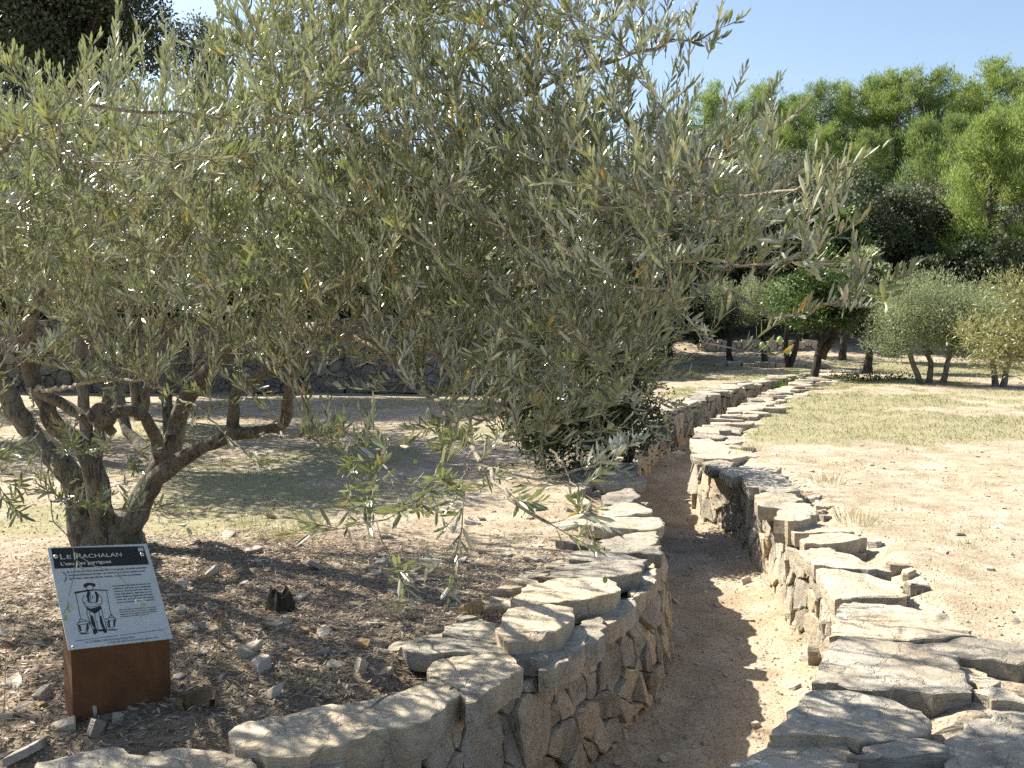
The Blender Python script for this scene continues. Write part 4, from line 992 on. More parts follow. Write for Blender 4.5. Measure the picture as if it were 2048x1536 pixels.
# tall oak at the upper left
c0 = pt(90, 130, 17.5); b0 = onground(c0[0] - .3, 21.0); c0[1] = 21.0; c0 = pt(110, 60, 21.0)
o = simple_tree('holm_oak', b0, (c0, (2.75, 2.0, 2.9)), 'tall dark holm oak rising above the terrace wall at the upper left', 'oak tree', m_oak, m_barkfar, 60000, .10, .05, .22, 95, .56, 'oaks above the terrace wall', low=-1, vm=.42)
c0 = pt(400, 110, 21.5); b0 = onground(c0[0], 21.5)
simple_tree('holm_oak', b0, (c0, (.75, .7, .9)), 'slim small-leaved oak with thin crown in the sky gap right of the tall oak', 'oak tree', m_oakgrey, m_barkfar, 4500, .075, .04, .07, 26, .2, 'oaks above the terrace wall', low=-1)
for px, py, D_, r_, lab in [(150, 470, 23.5, 2.7, 'dark oak behind the left of the olive crown'), (400, 430, 25, 2.8, 'dark oak behind the olive crown over the terrace wall'), (640, 440, 27, 2.8, 'dark oak behind the middle of the olive crown'), (860, 430, 29, 2.8, 'dark oak just right of the middle, behind the olive crown'), (1080, 440, 31, 2.9, 'dark oak behind the right of the olive crown'), (1270, 470, 34, 2.8, 'dark oak where the olive crown thins out on the right'),
    (560, 520, 22.3, 1.5, 'tall bush on the terrace wall behind the crown centre'), (200, 585, 21.6, 1.3, 'low dark bush on the terrace wall left of centre'), (380, 590, 21.7, 1.3, 'low dark bush on the terrace wall behind the olive branches'), (700, 590, 21.7, 1.3, 'rounded bush on top of the terrace wall, middle'), (880, 585, 21.8, 1.3, 'rounded bush on the terrace wall right of the middle one'), (1010, 600, 23, 1.3, 'rounded bush at the right end of the terrace wall'), (40, 590, 21.4, 1.4, 'dark bush on the terrace wall at the left edge'),
    (1150, 620, 26, 1.6, 'dark bush beyond the end of the terrace wall'), (1270, 630, 30, 1.7, 'dark bush behind the dense evergreen shrub'), (1390, 610, 37, 2.0, 'dark bush left of the low rough stone wall')]:
    c0 = pt(px, py, D_); b0 = onground(c0[0], D_)
    simple_tree('holm_oak' if r_ > 2 else 'bush', b0, (c0, (r_ * 1.15, r_ * .8, max(r_ * .8, min(c0[2] - b0[2], r_ * 1.2)))), lab, 'oak tree' if r_ > 2 else 'bush', m_oak, m_barkfar, 8500 if r_ > 2 else 5500, .19, .12, .12, 40, r_ * .24, 'oaks above the terrace wall' if r_ > 2 else 'bushes on the terrace wall', low=-1)

# pines: four shapes, copied
def pine_proto(h, w, seed, n=9000, mat=m_pine, bare=.25):
    global rng
    keep_rng = rng; rng = np.random.default_rng(seed)
    tk = Bag(); P_, t = subdiv_path([(0, 0, -.3), (rng.normal(0, .15), 0, h * .35), (rng.normal(0, .2), 0, h * .7), (0, 0, h * .96)], .4, .02)
    tk.tube(P_, .16 * (1.1 - t) + .02, 8, .1)
    br = Bag(); puffs = []
    k_ = 0; z_ = h * bare
    while z_ < h * .97:
        f = (z_ / h - bare) / (1 - bare); reach = w * (.55 + .75 * math.sin(min(1, f * 1.25) * math.pi * .8) ** .8) * (1.05 - f * .72) * rng.uniform(.7, 1.2)
        an = rng.uniform(0, 6.283); tr_ = np.array([np.interp(z_, P_[:, 2], P_[:, 0]), np.interp(z_, P_[:, 2], P_[:, 1]), z_])
        e = tr_ + [math.cos(an) * reach, math.sin(an) * reach, reach * rng.uniform(.15, .6)]
        Q_, t_ = subdiv_path([tr_, tr_ * .4 + e * .6 + [0, 0, -.15], e], .35); br.tube(Q_, .045 * (1.1 - t_) + .006, 4)
        for q_ in (.42, .62, .82, 1.0):
            s_ = rng.uniform(.22, .55) * (.75 + .3 * (1 - f)); puffs.append((tr_ + (e - tr_) * q_ + rng.normal(0, .2, 3), np.array([s_ * .85, s_ * .85, s_ * 1.0])))
        z_ += h * .0095 * rng.uniform(.6, 1.5)
    puffs.append((np.array([0, 0, h * .97]), np.array([.3, .3, .4])))
    P, D_, N_, LL_, WW_, v_ = puff_leaves(puffs, n, .225, .035, 1.3, .95, vmean=.55)
    v_ = np.clip(v_, 0, 1)
    V, Fq, vv = diamond_cloud(P, D_, N_, LL_, WW_, v_); cb = Bag(); cb.add(V, Fq, None, vv)
    out = {}
    for nm, bg_, mt in (('trunk', tk, m_barkpine), ('branches', br, m_barkpine), ('crown', cb, mat)):
        Vv = np.concatenate(bg_.V); Fv = ([np.concatenate(bg_.Q)] if bg_.Q else []) + ([np.concatenate(bg_.T)] if bg_.T else [])
        out[nm] = mesh_np(nm, Vv, Fv, nm != 'crown', {"v": np.concatenate(bg_.v)} if bg_.v else None, [mt])
    rng = keep_rng
    return out
protos = [pine_proto(9.6, 2.2, 101, 25000), pine_proto(9.4, 2.0, 102, 23000, m_pine2), pine_proto(9.8, 2.3, 103, 25000), pine_proto(8.2, 1.8, 104, 22000, m_pine2, .3)]
big_pine = pine_proto(9.0, 2.5, 105, 48000, m_pine, .12); slim_pine = pine_proto(8.4, 1.25, 106, 17000, m_pine2, .38)
pines = [(1418, 182, 60, 0, 'leftmost pine on the skyline, just clear of the olive branches'), (1478, 205, 62, 1, 'lower pine second from the left on the skyline'), (1532, 172, 60, 2, 'bushy pine third from the left on the skyline'),
         (1588, 196, 63, 3, 'narrow pine fourth from the left on the skyline'), (1642, 168, 60, 1, 'pine with a double top near the middle of the skyline'), (1700, 176, 61, 0, 'flat-topped pine in the middle of the skyline'), (1755, 158, 62, 3, 'narrow pine just right of the middle of the skyline'),
         (1800, 150, 60, 2, 'tall full pine where the skyline starts to rise'), (1872, 140, 60, 1, 'tall broad pine left of the skyline gap'), (1930, 168, 62, 0, 'pine in the dip right of the tall broad pine'), (1988, 130, 60, 2, 'tallest pine on the skyline, near the right edge'),
         (2050, 150, 58, 0, 'pine cut by the right edge of the picture, skyline row'), (1350, 235, 61, 1, 'pine half hidden behind the upper right olive sprigs'), (1280, 290, 62, 3, 'low pine hidden behind the olive crown'),
         (1560, 262, 53, 0, 'shorter pine of the front row, below the third skyline pine'), (1655, 255, 52, 2, 'front row pine left of the slender one, light green'), (1740, 262, 53, 1, 'front row pine just left of the slender pine, darker'), (1475, 275, 52, 2, 'front row pine at the far left above the grey oaks'),
         (1925, 235, 52, 3, 'front row pine between the slender pine and the big one'), (1200, 320, 60, 0, 'pine behind the olive crown, barely seen'), (2085, 185, 50, 1, 'dark pine at the extreme right edge')]
def place_pine(px, pytop, D_, meshes, lab, rot, hgt):
    topz = pt(px, pytop, D_)[2]; x_ = pt(px, pytop, D_)[0]; g = float(gz(x_, D_)[0])
    o = empty('pine_tree', (x_, D_, g), lab, 'pine tree', 'Aleppo pines on the slope')
    sc = (topz - g) / hgt
    for nm, me in meshes.items():
        c_ = put(nm, me, o)
    o.scale = (sc if sc < 1.25 else 1.25, sc if sc < 1.25 else 1.25, sc); o.rotation_euler = (0, 0, rot)
for i_, (px, py, D_, k_, lab) in enumerate(pines): place_pine(px, py, D_, protos[k_], lab, i_ * 1.9, [9.6, 9.4, 9.8, 8.2][k_])
place_pine(1852, 245, 46, slim_pine, 'slender pine with a bare pale lower trunk in front of the others', .5, 8.4)
place_pine(1985, 235, 37, big_pine, 'big nearest pine with branches to the ground at the right', 1.2, 9.0)
place_pine(2065, 210, 39, big_pine, 'second near pine, cut off by the right edge beside the big one', 3.4, 9.0)

# rock outcrop on the slope
def lump(name, c, r, mat, parent=None, n=14, rough=.25, seed=None):
    bm_V = []; lat = 7; out = []
    for i_ in range(1, lat):
        th_ = math.pi * i_ / lat
        for k_ in range(n):
            ph_ = 2 * math.pi * k_ / n; q_ = 1 + rng.uniform(-rough, rough)
            out.append((math.sin(th_) * math.cos(ph_) * r[0] * q_, math.sin(th_) * math.sin(ph_) * r[1] * q_, math.cos(th_) * r[2] * q_))
    V = np.array(out + [(0, 0, r[2]), (0, 0, -r[2])]); Q = []; T3 = []
    for i_ in range(lat - 2):
        for k_ in range(n): Q.append((i_ * n + k_, (i_ + 1) * n + k_, (i_ + 1) * n + (k_ + 1) % n, i_ * n + (k_ + 1) % n))
    for k_ in range(n): T3.append((k_, (k_ + 1) % n, (lat - 1) * n)); T3.append(((lat - 2) * n + (k_ + 1) % n, (lat - 2) * n + k_, (lat - 1) * n + 1))
    return put(name, mesh_np(name, V, [np.array(Q), np.array(T3)], False, None, [mat]), parent, c)
for px, py, D_, r_, lab in [(1905, 575, 39, (1.1, .9, .8), 'grey rock outcrop in shade behind the silvery olives')]:
    c0 = pt(px, py, D_); tag(lump('rock_outcrop', c0, r_, m_terr, rough=.12), lab, 'rock')
# charred stump and cut stone blocks in the distance
def stump(c, r, h, lab):
    o = empty('tree_stump', c, lab, 'tree stump')
    n = 16; an = np.arange(n) * 2 * math.pi / n; rr_ = r * (1 + rng.uniform(-.18, .18, n)); V = []
    for k_, (s_, z_) in enumerate([(1.35, -.08), (1.1, h * .25), (.9, h * .55), (.75, h * .8)]):
        V.append(np.column_stack([np.cos(an) * rr_ * s_, np.sin(an) * rr_ * s_, z_ + (rng.uniform(-.38, .3, n) * h if k_ == 3 else 0) * np.ones(n)]))
    V.append(np.column_stack([np.cos(an) * rr_ * .55, np.sin(an) * rr_ * .55, np.full(n, h * .55)])); V = np.concatenate(V + [[[0, 0, h * .5]]]); ar = np.arange(n); nx = (ar + 1) % n
    Q = np.concatenate([np.stack([k_ * n + ar, k_ * n + nx, (k_ + 1) * n + nx, (k_ + 1) * n + ar], -1) for k_ in range(4)]); T3 = np.stack([4 * n + ar, 4 * n + nx, np.full(n, 5 * n)], -1)
    put('stump_wood', mesh_np('stump_wood', V, [Q, T3], False, None, [m_char if r > .2 else m_barkfar]), o)
    b_ = Bag()
    for k_ in range(5):
        an_ = k_ * 1.3 + rng.random(); P_, t = subdiv_path([(0, 0, h * .1), (math.cos(an_) * r, math.sin(an_) * r, .0), (math.cos(an_) * r * 2, math.sin(an_) * r * 2, -.05)], .05); b_.tube(P_, r * .3 * (1.1 - t), 7, .2)
    b_.make('roots', m_char, o)
    return o
g0 = at(560, 1222); stump(onground(g0[0], g0[1]), .07, .13, 'old dark broken stump in the leaf litter right of the sign')
g0 = at(1775, 716); stump(onground(*pt(1775, 716, 32)[:2]), .3, .42, 'black charred stump in the grass under the first silvery olive')
blk = empty('stone_block', onground(*pt(1812, 700, 35)[:2]), 'squared orange-tinted stone blocks in a short row behind the charred stump', 'stone block')
for k_ in range(4):
    out = rough_outline(np.array([(-.22, -.15), (.22, -.15), (.22, .15), (-.22, .15)]) * rng.uniform(.8, 1.1), .15, .02); V, Fc = slab_geo(out, .3, .32, rings=(.9,), edge=.02)
    put('block', mesh_np('block', V, Fc, False, None, [m_och if k_ % 2 else m_loose]), blk, (k_ * .5 - .6, rng.normal(0, .05), 0))

# ------------------------------------------------------------------ information sign
TL, TR, BR, BL = map(np.array, ([-1.916, 3.963, .642], [-1.612, 4.247, .592], [-1.409, 3.971, .258], [-1.714, 3.688, .308]))
ux = unit(TR - TL); uy = unit(TL - BL); un = unit(np.cross(ux, uy)); W_, H_ = .418, .478
sbase = (BL + BR) / 2; sbase = np.array([sbase[0] - .03, sbase[1] + .05, float(gz(-1.6, 3.9)[0])])
sign = empty('information_sign', sbase, 'metal information sign with a black title band on a rusty steel pedestal', 'sign')
a = NT("brushed aluminium", 0.42, 0.5); a.b.inputs["Metallic"].default_value = .25
a.col(a.ramp(a.noise(6, 4, .6), [(0.3, (0.52, 0.56, 0.58)), (0.7, (0.62, 0.66, 0.68))])); m_alu = a.m
a = NT("black print", 0.45, 0.4); a.col((0.02, 0.024, 0.026)); m_blk = a.m
a = NT("white print", 0.5, 0.4); a.col((0.62, 0.62, 0.6)); m_wht = a.m
a = NT("grey print", 0.5, 0.4); a.col((0.2, 0.2, 0.2)); m_gry = a.m
a = NT("screw steel", 0.3, 0.5); a.b.inputs["Metallic"].default_value = .8; a.col((0.6, 0.6, 0.6)); m_scr = a.m
a = NT("rusty steel", 0.8, 0.3)
n1 = a.noise(7, 6, .7, a.pos((1, 1, .7)), .5); n2 = a.noise(90, 4, .7, a.pos())
a.col(a.mix(a.math('MULTIPLY', n2, .5), a.ramp(n1, [(0.3, (0.05, 0.024, 0.011)), (0.5, (0.095, 0.044, 0.018)), (0.7, (0.14, 0.066, 0.026))]), (0.14, 0.055, 0.02))); a.bump(n2, .3, .003); m_rust = a.m
def quadbox(P4, nrm, th):
    P4 = [np.asarray(p_) for p_ in P4]; V = np.array(P4 + [p_ - nrm * th for p_ in P4])
    F_ = np.array([(0, 1, 2, 3), (7, 6, 5, 4), (0, 4, 5, 1), (1, 5, 6, 2), (2, 6, 7, 3), (3, 7, 4, 0)]); return V, F_
# pedestal: front plate, two cheeks and back, cut along the slope of the panel
A_ = BL + ux * .012 + uy * .01 - un * .006; B_ = BR - ux * .012 + uy * .01 - un * .006
hb = np.array([-uy[0], -uy[1], 0]); hb = -unit(hb); hb = unit(np.array([uy[0], uy[1], 0]))
def down(p_): return np.array([p_[0], p_[1], float(gz(p_[0], p_[1])[0]) - .12])
C_ = A_ + uy * .20 ; D2 = B_ + uy * .20
def plate(name, p, q, th_dir, th=.004):
    V, F_ = quadbox([down(p), down(q), q, p], th_dir, th); me = mesh_np(name, V - sbase, F_, False, None, [m_rust]); put(name, me, sign)
fn = unit(np.array([ux[1], -ux[0], 0]));
plate('front_plate', A_, B_, fn); plate('side_plate', A_ - fn * .004, C_, -ux); plate('side_plate', D2, B_ - fn * .004, ux); plate('back_plate', D2, C_, -fn)


V, F_ = quadbox([BL, BL + ux * W_, BL + ux * W_ + uy * H_, BL + uy * H_], un, .004)
panel = put('panel', mesh_np('panel', V - sbase, F_, False, None, [m_alu]), sign)
Mfr = Matrix((( float(ux[0]), float(uy[0]), float(un[0]), float((BL - sbase)[0])), (float(ux[1]), float(uy[1]), float(un[1]), float((BL - sbase)[1])), (float(ux[2]), float(uy[2]), float(un[2]), float((BL - sbase)[2])), (0, 0, 0, 1)))
def onpanel(name, me, lift=.0006):
    o = bpy.data.objects.new(name, me); S.collection.objects.link(o); o.parent = panel
    o.matrix_local = Mfr @ Matrix.Translation((0, 0, lift)); return o
def Zp(x_, y_):      # place on the panel from its enlarged view in the photograph
    A2 = np.array([[1305, 302], [-112, 1252]]); ab = np.linalg.solve(A2, np.array([x_ - 90, y_ - 185]))
    return np.array([ab[0] * W_, (1 - ab[1]) * H_])
def flat(name, polys, mat, lift=.0006):
    V, off, faces = [], 0, []
    me = bpy.data.meshes.new(name); Vv = []; Ff = []
    for pl in polys:
        Ff.append(list(range(off, off + len(pl)))); off += len(pl); Vv += [(float(p_[0]), float(p_[1]), 0.0) for p_ in pl]
    me.from_pydata(Vv, [], Ff); me.materials.append(mat); return onpanel(name, me, lift)
flat('title_band', [[Zp(135, 190), Zp(190, 455), Zp(1415, 362), Zp(1345, 112)]], m_blk, .0005)
def strokes(lines, w):
    out = []
    for ln in lines:
        P_ = [Zp(*q) for q in ln]
        for a_, b_ in zip(P_[:-1], P_[1:]):
            d = unit(b_ - a_); n_ = np.array([-d[1], d[0]]) * w / 2; out.append([a_ - n_ - d * w * .3, b_ - n_ + d * w * .3, b_ + n_ + d * w * .3, a_ + n_ - d * w * .3])
    return out
dark = [
 [(548, 665), (560, 640), (590, 630), (640, 625), (690, 635), (706, 655), (690, 680), (665, 670), (640, 655), (605, 665), (590, 690), (560, 685)],      # hat
 [(600, 735), (625, 728), (640, 760), (625, 800), (635, 870), (612, 860), (590, 800)], [(690, 735), (720, 740), (745, 790), (735, 860), (705, 890), (712, 800)],  # waistcoat
 [(440, 745), (600, 715), (700, 708), (862, 712), (862, 724), (700, 722), (610, 734), (442, 768)],  # yoke
 [(585, 925), (640, 950), (700, 940), (770, 905), (780, 950), (720, 1000), (690, 1010), (600, 960)],  # belt shade
 [(640, 1040), (665, 1030), (700, 1120), (715, 1200), (690, 1190), (655, 1130)], [(755, 1050), (780, 1040), (800, 1120), (830, 1200), (790, 1190), (765, 1120)],
 [(680, 1200), (730, 1190), (735, 1240), (700, 1265), (678, 1245)], [(800, 1195), (840, 1195), (852, 1235), (830, 1250), (805, 1235)],
 [(740, 1205), (800, 1200), (805, 1225), (742, 1228)], [(850, 1205), (990, 1202), (960, 1216), (860, 1218)], [(515, 1250), (650, 1242), (600, 1258), (520, 1260)],
 [(500, 1150), (522, 1150), (540, 1225), (520, 1220)], [(598, 1140), (622, 1130), (610, 1215), (590, 1222)], [(858, 1100), (882, 1095), (890, 1180), (872, 1180)], [(930, 1090), (950, 1085), (945, 1165), (930, 1175)]]
flat('illustration', [[Zp(*q) for q in pl] for pl in dark] + strokes([
 [(460, 770), (520, 1050), (520, 1080)], [(845, 735), (890, 990), (905, 1040)],
 [(485, 1130), (530, 1105), (620, 1100), (635, 1120), (580, 1140), (500, 1150), (485, 1130)], [(487, 1135), (515, 1235), (560, 1245), (615, 1225), (635, 1125)], [(500, 1120), (520, 1075), (560, 1085), (600, 1105)],
 [(838, 1080), (900, 1055), (960, 1070), (940, 1090), (870, 1095), (838, 1080)], [(840, 1085), (865, 1180), (910, 1190), (945, 1170), (960, 1075)], [(870, 1070), (905, 1020), (940, 1065)],
 [(590, 690), (600, 715), (640, 730), (665, 715), (672, 680)], [(560, 780), (540, 850), (580, 920), (650, 930), (720, 920)], [(745, 770), (790, 830), (780, 890), (720, 900)], [(600, 960), (600, 1010), (640, 1120), (680, 1220)], [(780, 950), (800, 1040), (830, 1120), (845, 1200)],
 [(640, 780), (650, 870)], [(670, 780), (668, 830)], [(590, 850), (640, 880), (700, 870)], [(560, 870), (600, 900)], [(700, 1010), (700, 1060), (740, 1190)], [(630, 990), (660, 1100)], [(740, 960), (770, 1080)]], .0022), m_blk, .0009)
flat('rule_line', strokes([[(475, 1335), (1580, 1215)]], .0018) + strokes([[(290, 495), (325, 520), (338, 560), (330, 600), (318, 615)]], .003), m_blk, .0010)
flat('logo', [[Zp(1268, 140), Zp(1335, 134), Zp(1343, 180), Zp(1275, 187)]], m_wht, .0010)
flat('logo_mark', strokes([[(1290, 150), (1318, 148), (1322, 170), (1296, 174), (1290, 150)]], .0015), m_blk, .0013)
def text(s_, x_, y_, h_, mat, sx=1.0, lift=.0011, bold=0.0, width=None):
    cu = bpy.data.curves.new('lettering', 'FONT'); cu.body = s_; cu.size = h_; cu.offset = bold; cu.materials.append(mat); cu.resolution_u = 2
    o = bpy.data.objects.new('lettering', cu); S.collection.objects.link(o); o.parent = panel
    if width is not None:
        bpy.context.view_layer.update(); sx = width / max(o.dimensions[0], 1e-4)
    me_ = bpy.data.meshes.new_from_object(o.evaluated_get(bpy.context.evaluated_depsgraph_get())); bpy.data.objects.remove(o); bpy.data.curves.remove(cu)
    me_.materials.clear(); me_.materials.append(mat); o = bpy.data.objects.new('lettering', me_); S.collection.objects.link(o); o.parent = panel
    p_ = Zp(x_, y_); o.matrix_local = Mfr @ Matrix.Translation((float(p_[0]), float(p_[1]), lift)) @ Matrix.Rotation(0.0, 4, 'Z') @ Matrix.Diagonal((sx, 1, 1, 1))
    return o
U = W_ / 1310
text("L", 248, 333, .037, m_wht, width=.020); text("E", 330, 325, .028, m_wht, width=.018)
text("R", 447, 318, .037, m_wht, width=.026); text("ACHALAN", 533, 308, .028, m_wht, width=.165)
text("L'eau des garrigues", 262, 413, .0225, m_wht, width=.205, bold=.0004)
for s_, x_, y_, w_ in [("Ici, si les étés sont d'une sécheresse extrême en garrigue, les pluies automnales", 345, 505, .33), ("sont particulièrement brutales. Les hommes de ce terroir austère ont dû", 360, 547, .32), ("apprivoiser cette eau désirée, crainte... et pourtant si précieuse.", 372, 590, .30)]:
    text(s_, x_, y_, .0125, m_blk, width=w_, bold=.0002)
for k_, s_ in enumerate(["Les rachalans devaient la chercher et", "maîtriser cette eau en la canalisant,", "comme ici, dans ce \"béal\" pour éviter les", "fortes dégradations. Mais aussi en mul-", "tipliant d'ingénieux dispositifs de récupé-", "ration des eaux pluviales, de captage", "ou tout simplement en la transportant."]):
    text(s_, 922 + k_ * 9, 672 + k_ * 35, .0098, m_blk, width=.16, bold=.0002)
for k_, s_ in enumerate(["Dans nos régions, la pluviosité moyenne annuelle", "est de 750 mm par m². Ce qui est considérable", "quand on l'on compare avec la pluviosité", "normande et ses 800 mm par an !"]):
    text(s_, 1003 + k_ * 6, 972 + k_ * 28, .0072, m_blk, width=.155 if k_ < 3 else .118, bold=.0002)
text("LA COMBE DES BOURGUIGNONS", 585, 1365, .0125, m_gry, width=.197, bold=.0002)
text("le Pays des pierres qui peuvent apaiser plus", 860, 1372, .011, m_gry, width=.205, bold=.0002)
for x_, y_ in [(195, 300), (1322, 232), (445, 1412), (1617, 1295)]:
    n = 12; an = np.arange(n) * 2 * math.pi / n; V = np.concatenate([np.column_stack([np.cos(an) * r_, np.sin(an) * r_, np.full(n, z_)]) for r_, z_ in ((.0095, 0), (.0085, .003), (.004, .0042))] + [[[0, 0, .0035]]])
    ar = np.arange(n); nx = (ar + 1) % n
    Q = np.concatenate([np.stack([k_ * n + ar, k_ * n + nx, (k_ + 1) * n + nx, (k_ + 1) * n + ar], -1) for k_ in range(2)]); p_ = Zp(x_, y_)
    o = onpanel('screw', mesh_np('screw', V, [Q, np.stack([2 * n + ar, 2 * n + nx, np.full(n, 3 * n)], -1)], True, None, [m_scr]))
    o.matrix_local = Mfr @ Matrix.Translation((float(p_[0]), float(p_[1]), .0012))

# ------------------------------------------------------------------ loose stones
def loose(px, py, w, d, h, lab, mat=None, tilt=None, group=None, yaw=None, z_extra=0, zsurf=0.0):
    """w across, d deep, h high, in metres"""
    g = at(px, py, zsurf); z0 = float(gz(g[0], g[1])[0])
    return loose_at(g[0], g[1], z0, w, d, h, lab, mat, tilt, group, yaw)
def loose_at(x_, y_, z0, w, d, h, lab, mat=None, tilt=None, group=None, yaw=None, sub=True):
    k_ = int(rng.integers(4, 7)); an = (np.arange(k_) + rng.uniform(-.4, .4, k_)) * 2 * math.pi / k_; h = h * .62
    poly = np.column_stack([np.cos(an) * w / 2, np.sin(an) * d / 2]) * rng.uniform(.7, 1.35, (k_, 1))
    out = rough_outline(poly, .05 if sub else .2, .006 if sub else .003)
    if len(out) < 5: out = rough_outline(poly, .02, .003)
    V, Fc = slab_geo(out, h, h * 1.5, tilt=tuple(rng.normal(0, .16, 2)), rings=(.9, .4) if sub else (.7,), bumpz=h * .1, edge=h * .12, taper=rng.uniform(-.1, .25))
    t_ = tilt if tilt is not None else (rng.normal(0, .24), rng.normal(0, .24)); yw = yaw if yaw is not None else rng.uniform(0, 6.28)
    o = put('loose_stone', mesh_np('loose_stone', V, Fc, False, None, [mat or m_loose]), None, (x_, y_, z0))
    o.rotation_euler = (t_[0], t_[1], yw); return tag(o, lab, 'stone', group)
HS = [
 (60, 1490, .16, .10, .035, 'large flat pale stone in the bottom left corner, lying in full sun'), (125, 1455, .13, .07, .05, 'jagged pale wedge of stone just left of the pedestal foot'),
 (190, 1462, .09, .08, .07, 'upright split stone with a flat cut side in front of the rusty pedestal'), (202, 1432, .07, .05, .07, 'rounded stone leaning against the front of the rusty pedestal'),
 (234, 1445, .06, .05, .05, 'grey shaded stone beside the rounded one at the pedestal'), (88, 1400, .10, .07, .05, 'grey angular stone left of the rusty pedestal'), (84, 1420, .075, .05, .035, 'small brown stone under the grey angular one left of the pedestal'),
 (12, 1440, .05, .05, .03, 'small white stone at the left edge near the dry stalk'), (417, 1166, .10, .08, .07, 'tan boulder-like stone in the litter right behind the sign'), (401, 1265, .075, .06, .045, 'pale stone split by a crack, right of the sign panel'),
 (537, 1250, .07, .05, .03, 'flat pale stone below the dark stump'), (513, 1268, .07, .05, .02, 'thin pale flake just left of the elongated stone'), (553, 1262, .09, .03, .015, 'thin elongated stone below the dark stump'),
 (608, 1270, .06, .05, .05, 'yellowish rounded stone in a patch of sun'), (672, 1260, .07, .045, .02, 'pale pointed flake right of the yellowish stone'), (490, 1322, .10, .07, .06, 'blocky pale stone with a flat top between the sign and the wall'),
 (522, 1345, .12, .08, .07, 'thick white wedge stone with a round grey end, in front of the blocky one'), (540, 1395, .10, .06, .05, 'pinkish angular stone close to the big front slab'), (440, 1368, .07, .03, .02, 'thin white flake right of the pedestal'),
 (725, 1292, .09, .06, .06, 'brown and white lumpy stone in the litter before the coping'), (720, 1345, .09, .06, .075, 'upright white pointed stone near the front coping slab'), (770, 1338, .08, .06, .03, 'flat pale stone right of the upright pointed one'),
 (668, 1338, .10, .07, .03, 'dull flat stone left of the upright pointed one'), (645, 1312, .085, .06, .03, 'rippled grey stone above the dull flat one'), (768, 1306, .055, .045, .03, 'small squared stone beside the long coping slab'),
 (360, 1234, .09, .06, .03, 'flat stone just right of the sign panel'), (640, 1140, .22, .07, .03, 'long white slab lying in the litter behind the dark stump'), (592, 1124, .13, .05, .025, 'narrow tan flake left of the long white slab'),
 (765, 1130, .10, .08, .05, 'pale pointed stone under the hanging olive sprig'), (505, 1108, .12, .1, .04, 'dull stone in the shade between the trunk and the long white slab')]
for px, py, w, d, h, lab in HS: loose(px, py, w, d, h, lab, m_och if ('tan' in lab or 'yellow' in lab or 'brown' in lab) else m_loose)
loose(947, 1226, .12, .1, .1, 'ochre rock at the back of the left coping', m_och); 
loose(1752, 1092, .10, .08, .07, 'small blocky stone on the bare ground beside the right wall', m_loose); loose(1680, 1115, .13, .05, .05, 'pale oblong stone just behind the right coping')
loose(1812, 1176, .13, .06, .04, 'flat sunlit stone on the bare ground right of the right coping'); loose(1410 , 1478, .05, .04, .02, 'small pale flake in the shade of the sunken path, near the bottom', zsurf=-.62)
loose(1512, 1444, .12, .05, .03, 'flat grey stone at the edge of the path near the right wall', zsurf=-.62); loose(1490, 1165, .1, .09, .06, 'grey stone against the foot of the right wall in the shade', zsurf=-.62)
loose(1335, 1508, .1, .07, .03, 'flat pale stone on the path floor at the foot of the left wall', zsurf=-.62); loose(1545, 1470, .05, .05, .05, 'small orange cube-like stone on the path below the right coping', m_och, zsurf=-.62)
# hollow curled ochre stone
g = at(393, 1420); o = empty('hollow_stone', (g[0], g[1], float(gz(g[0], g[1])[0])), 'curled hollow ochre stone on bare soil right of the pedestal', 'stone')
an = np.linspace(-.4, 4.2, 12); Vv = []
for z_, s_ in ((-.015, .75), (.02, 1.0), (.055, .95)):
    for a_ in an:
        q_ = 1 + rng.normal(0, .06); Vv.append((math.cos(a_) * .085 * s_ * q_, math.sin(a_) * .045 * s_ * q_, z_ + .018 * math.sin(a_ * 1.7)))
for z_, s_ in ((.05, .78), (.018, .68), (-.01, .5)):
    for a_ in an:
        q_ = 1 + rng.normal(0, .06); Vv.append((math.cos(a_) * .085 * s_ * q_, math.sin(a_) * .045 * s_ * q_, z_ + .018 * math.sin(a_ * 1.7)))
n = 12; Q = np.array([(k_ * n + i_, k_ * n + i_ + 1, (k_ + 1) * n + i_ + 1, (k_ + 1) * n + i_) for k_ in range(5) for i_ in range(n - 1)]); put('shell', mesh_np('shell', np.array(Vv), Q, True, None, [m_och]), o)
LANDM = {'l': [((-1.6, 3.7), 'near the foot of the information sign'), ((-1.1, 4.7), 'beside the old dark stump'), ((-2.6, 6.2), 'at the foot of the olive trunk'), ((-.4, 4.3), 'just behind the front coping slabs'), ((-1.2, 5.8), 'by the long white slab in the litter'), ((.2, 6.3), 'behind the middle of the left coping'), ((-1.6, 7.8), 'on the sunny strip behind the litter'), ((-2.9, 4.8), 'left of the sign, near the picture edge'), ((.2, 7.8), 'on bare ground before the dark shrub')],
 'r': [((2.6, 4.6), 'behind the big near slabs of the right coping'), ((2.6, 6.0), 'on bare ground close to the right coping'), ((3.8, 7.0), 'on the open sandy ground at the right edge'), ((3.0, 8.8), 'by the shaded tuft behind the right coping'), ((4.8, 10.5), 'where the sand meets the thin grass')],
 'p': [((.9, 4.2), 'on the near shaded path floor'), ((1.4, 5.0), 'on the sunlit path floor below the near right slabs'), ((1.2, 6.3), 'in the middle of the sunken path'), ((1.6, 8.0), 'on the shaded path floor at the bend'), ((1.7, 9.9), 'on the far path floor beyond the bend')]}
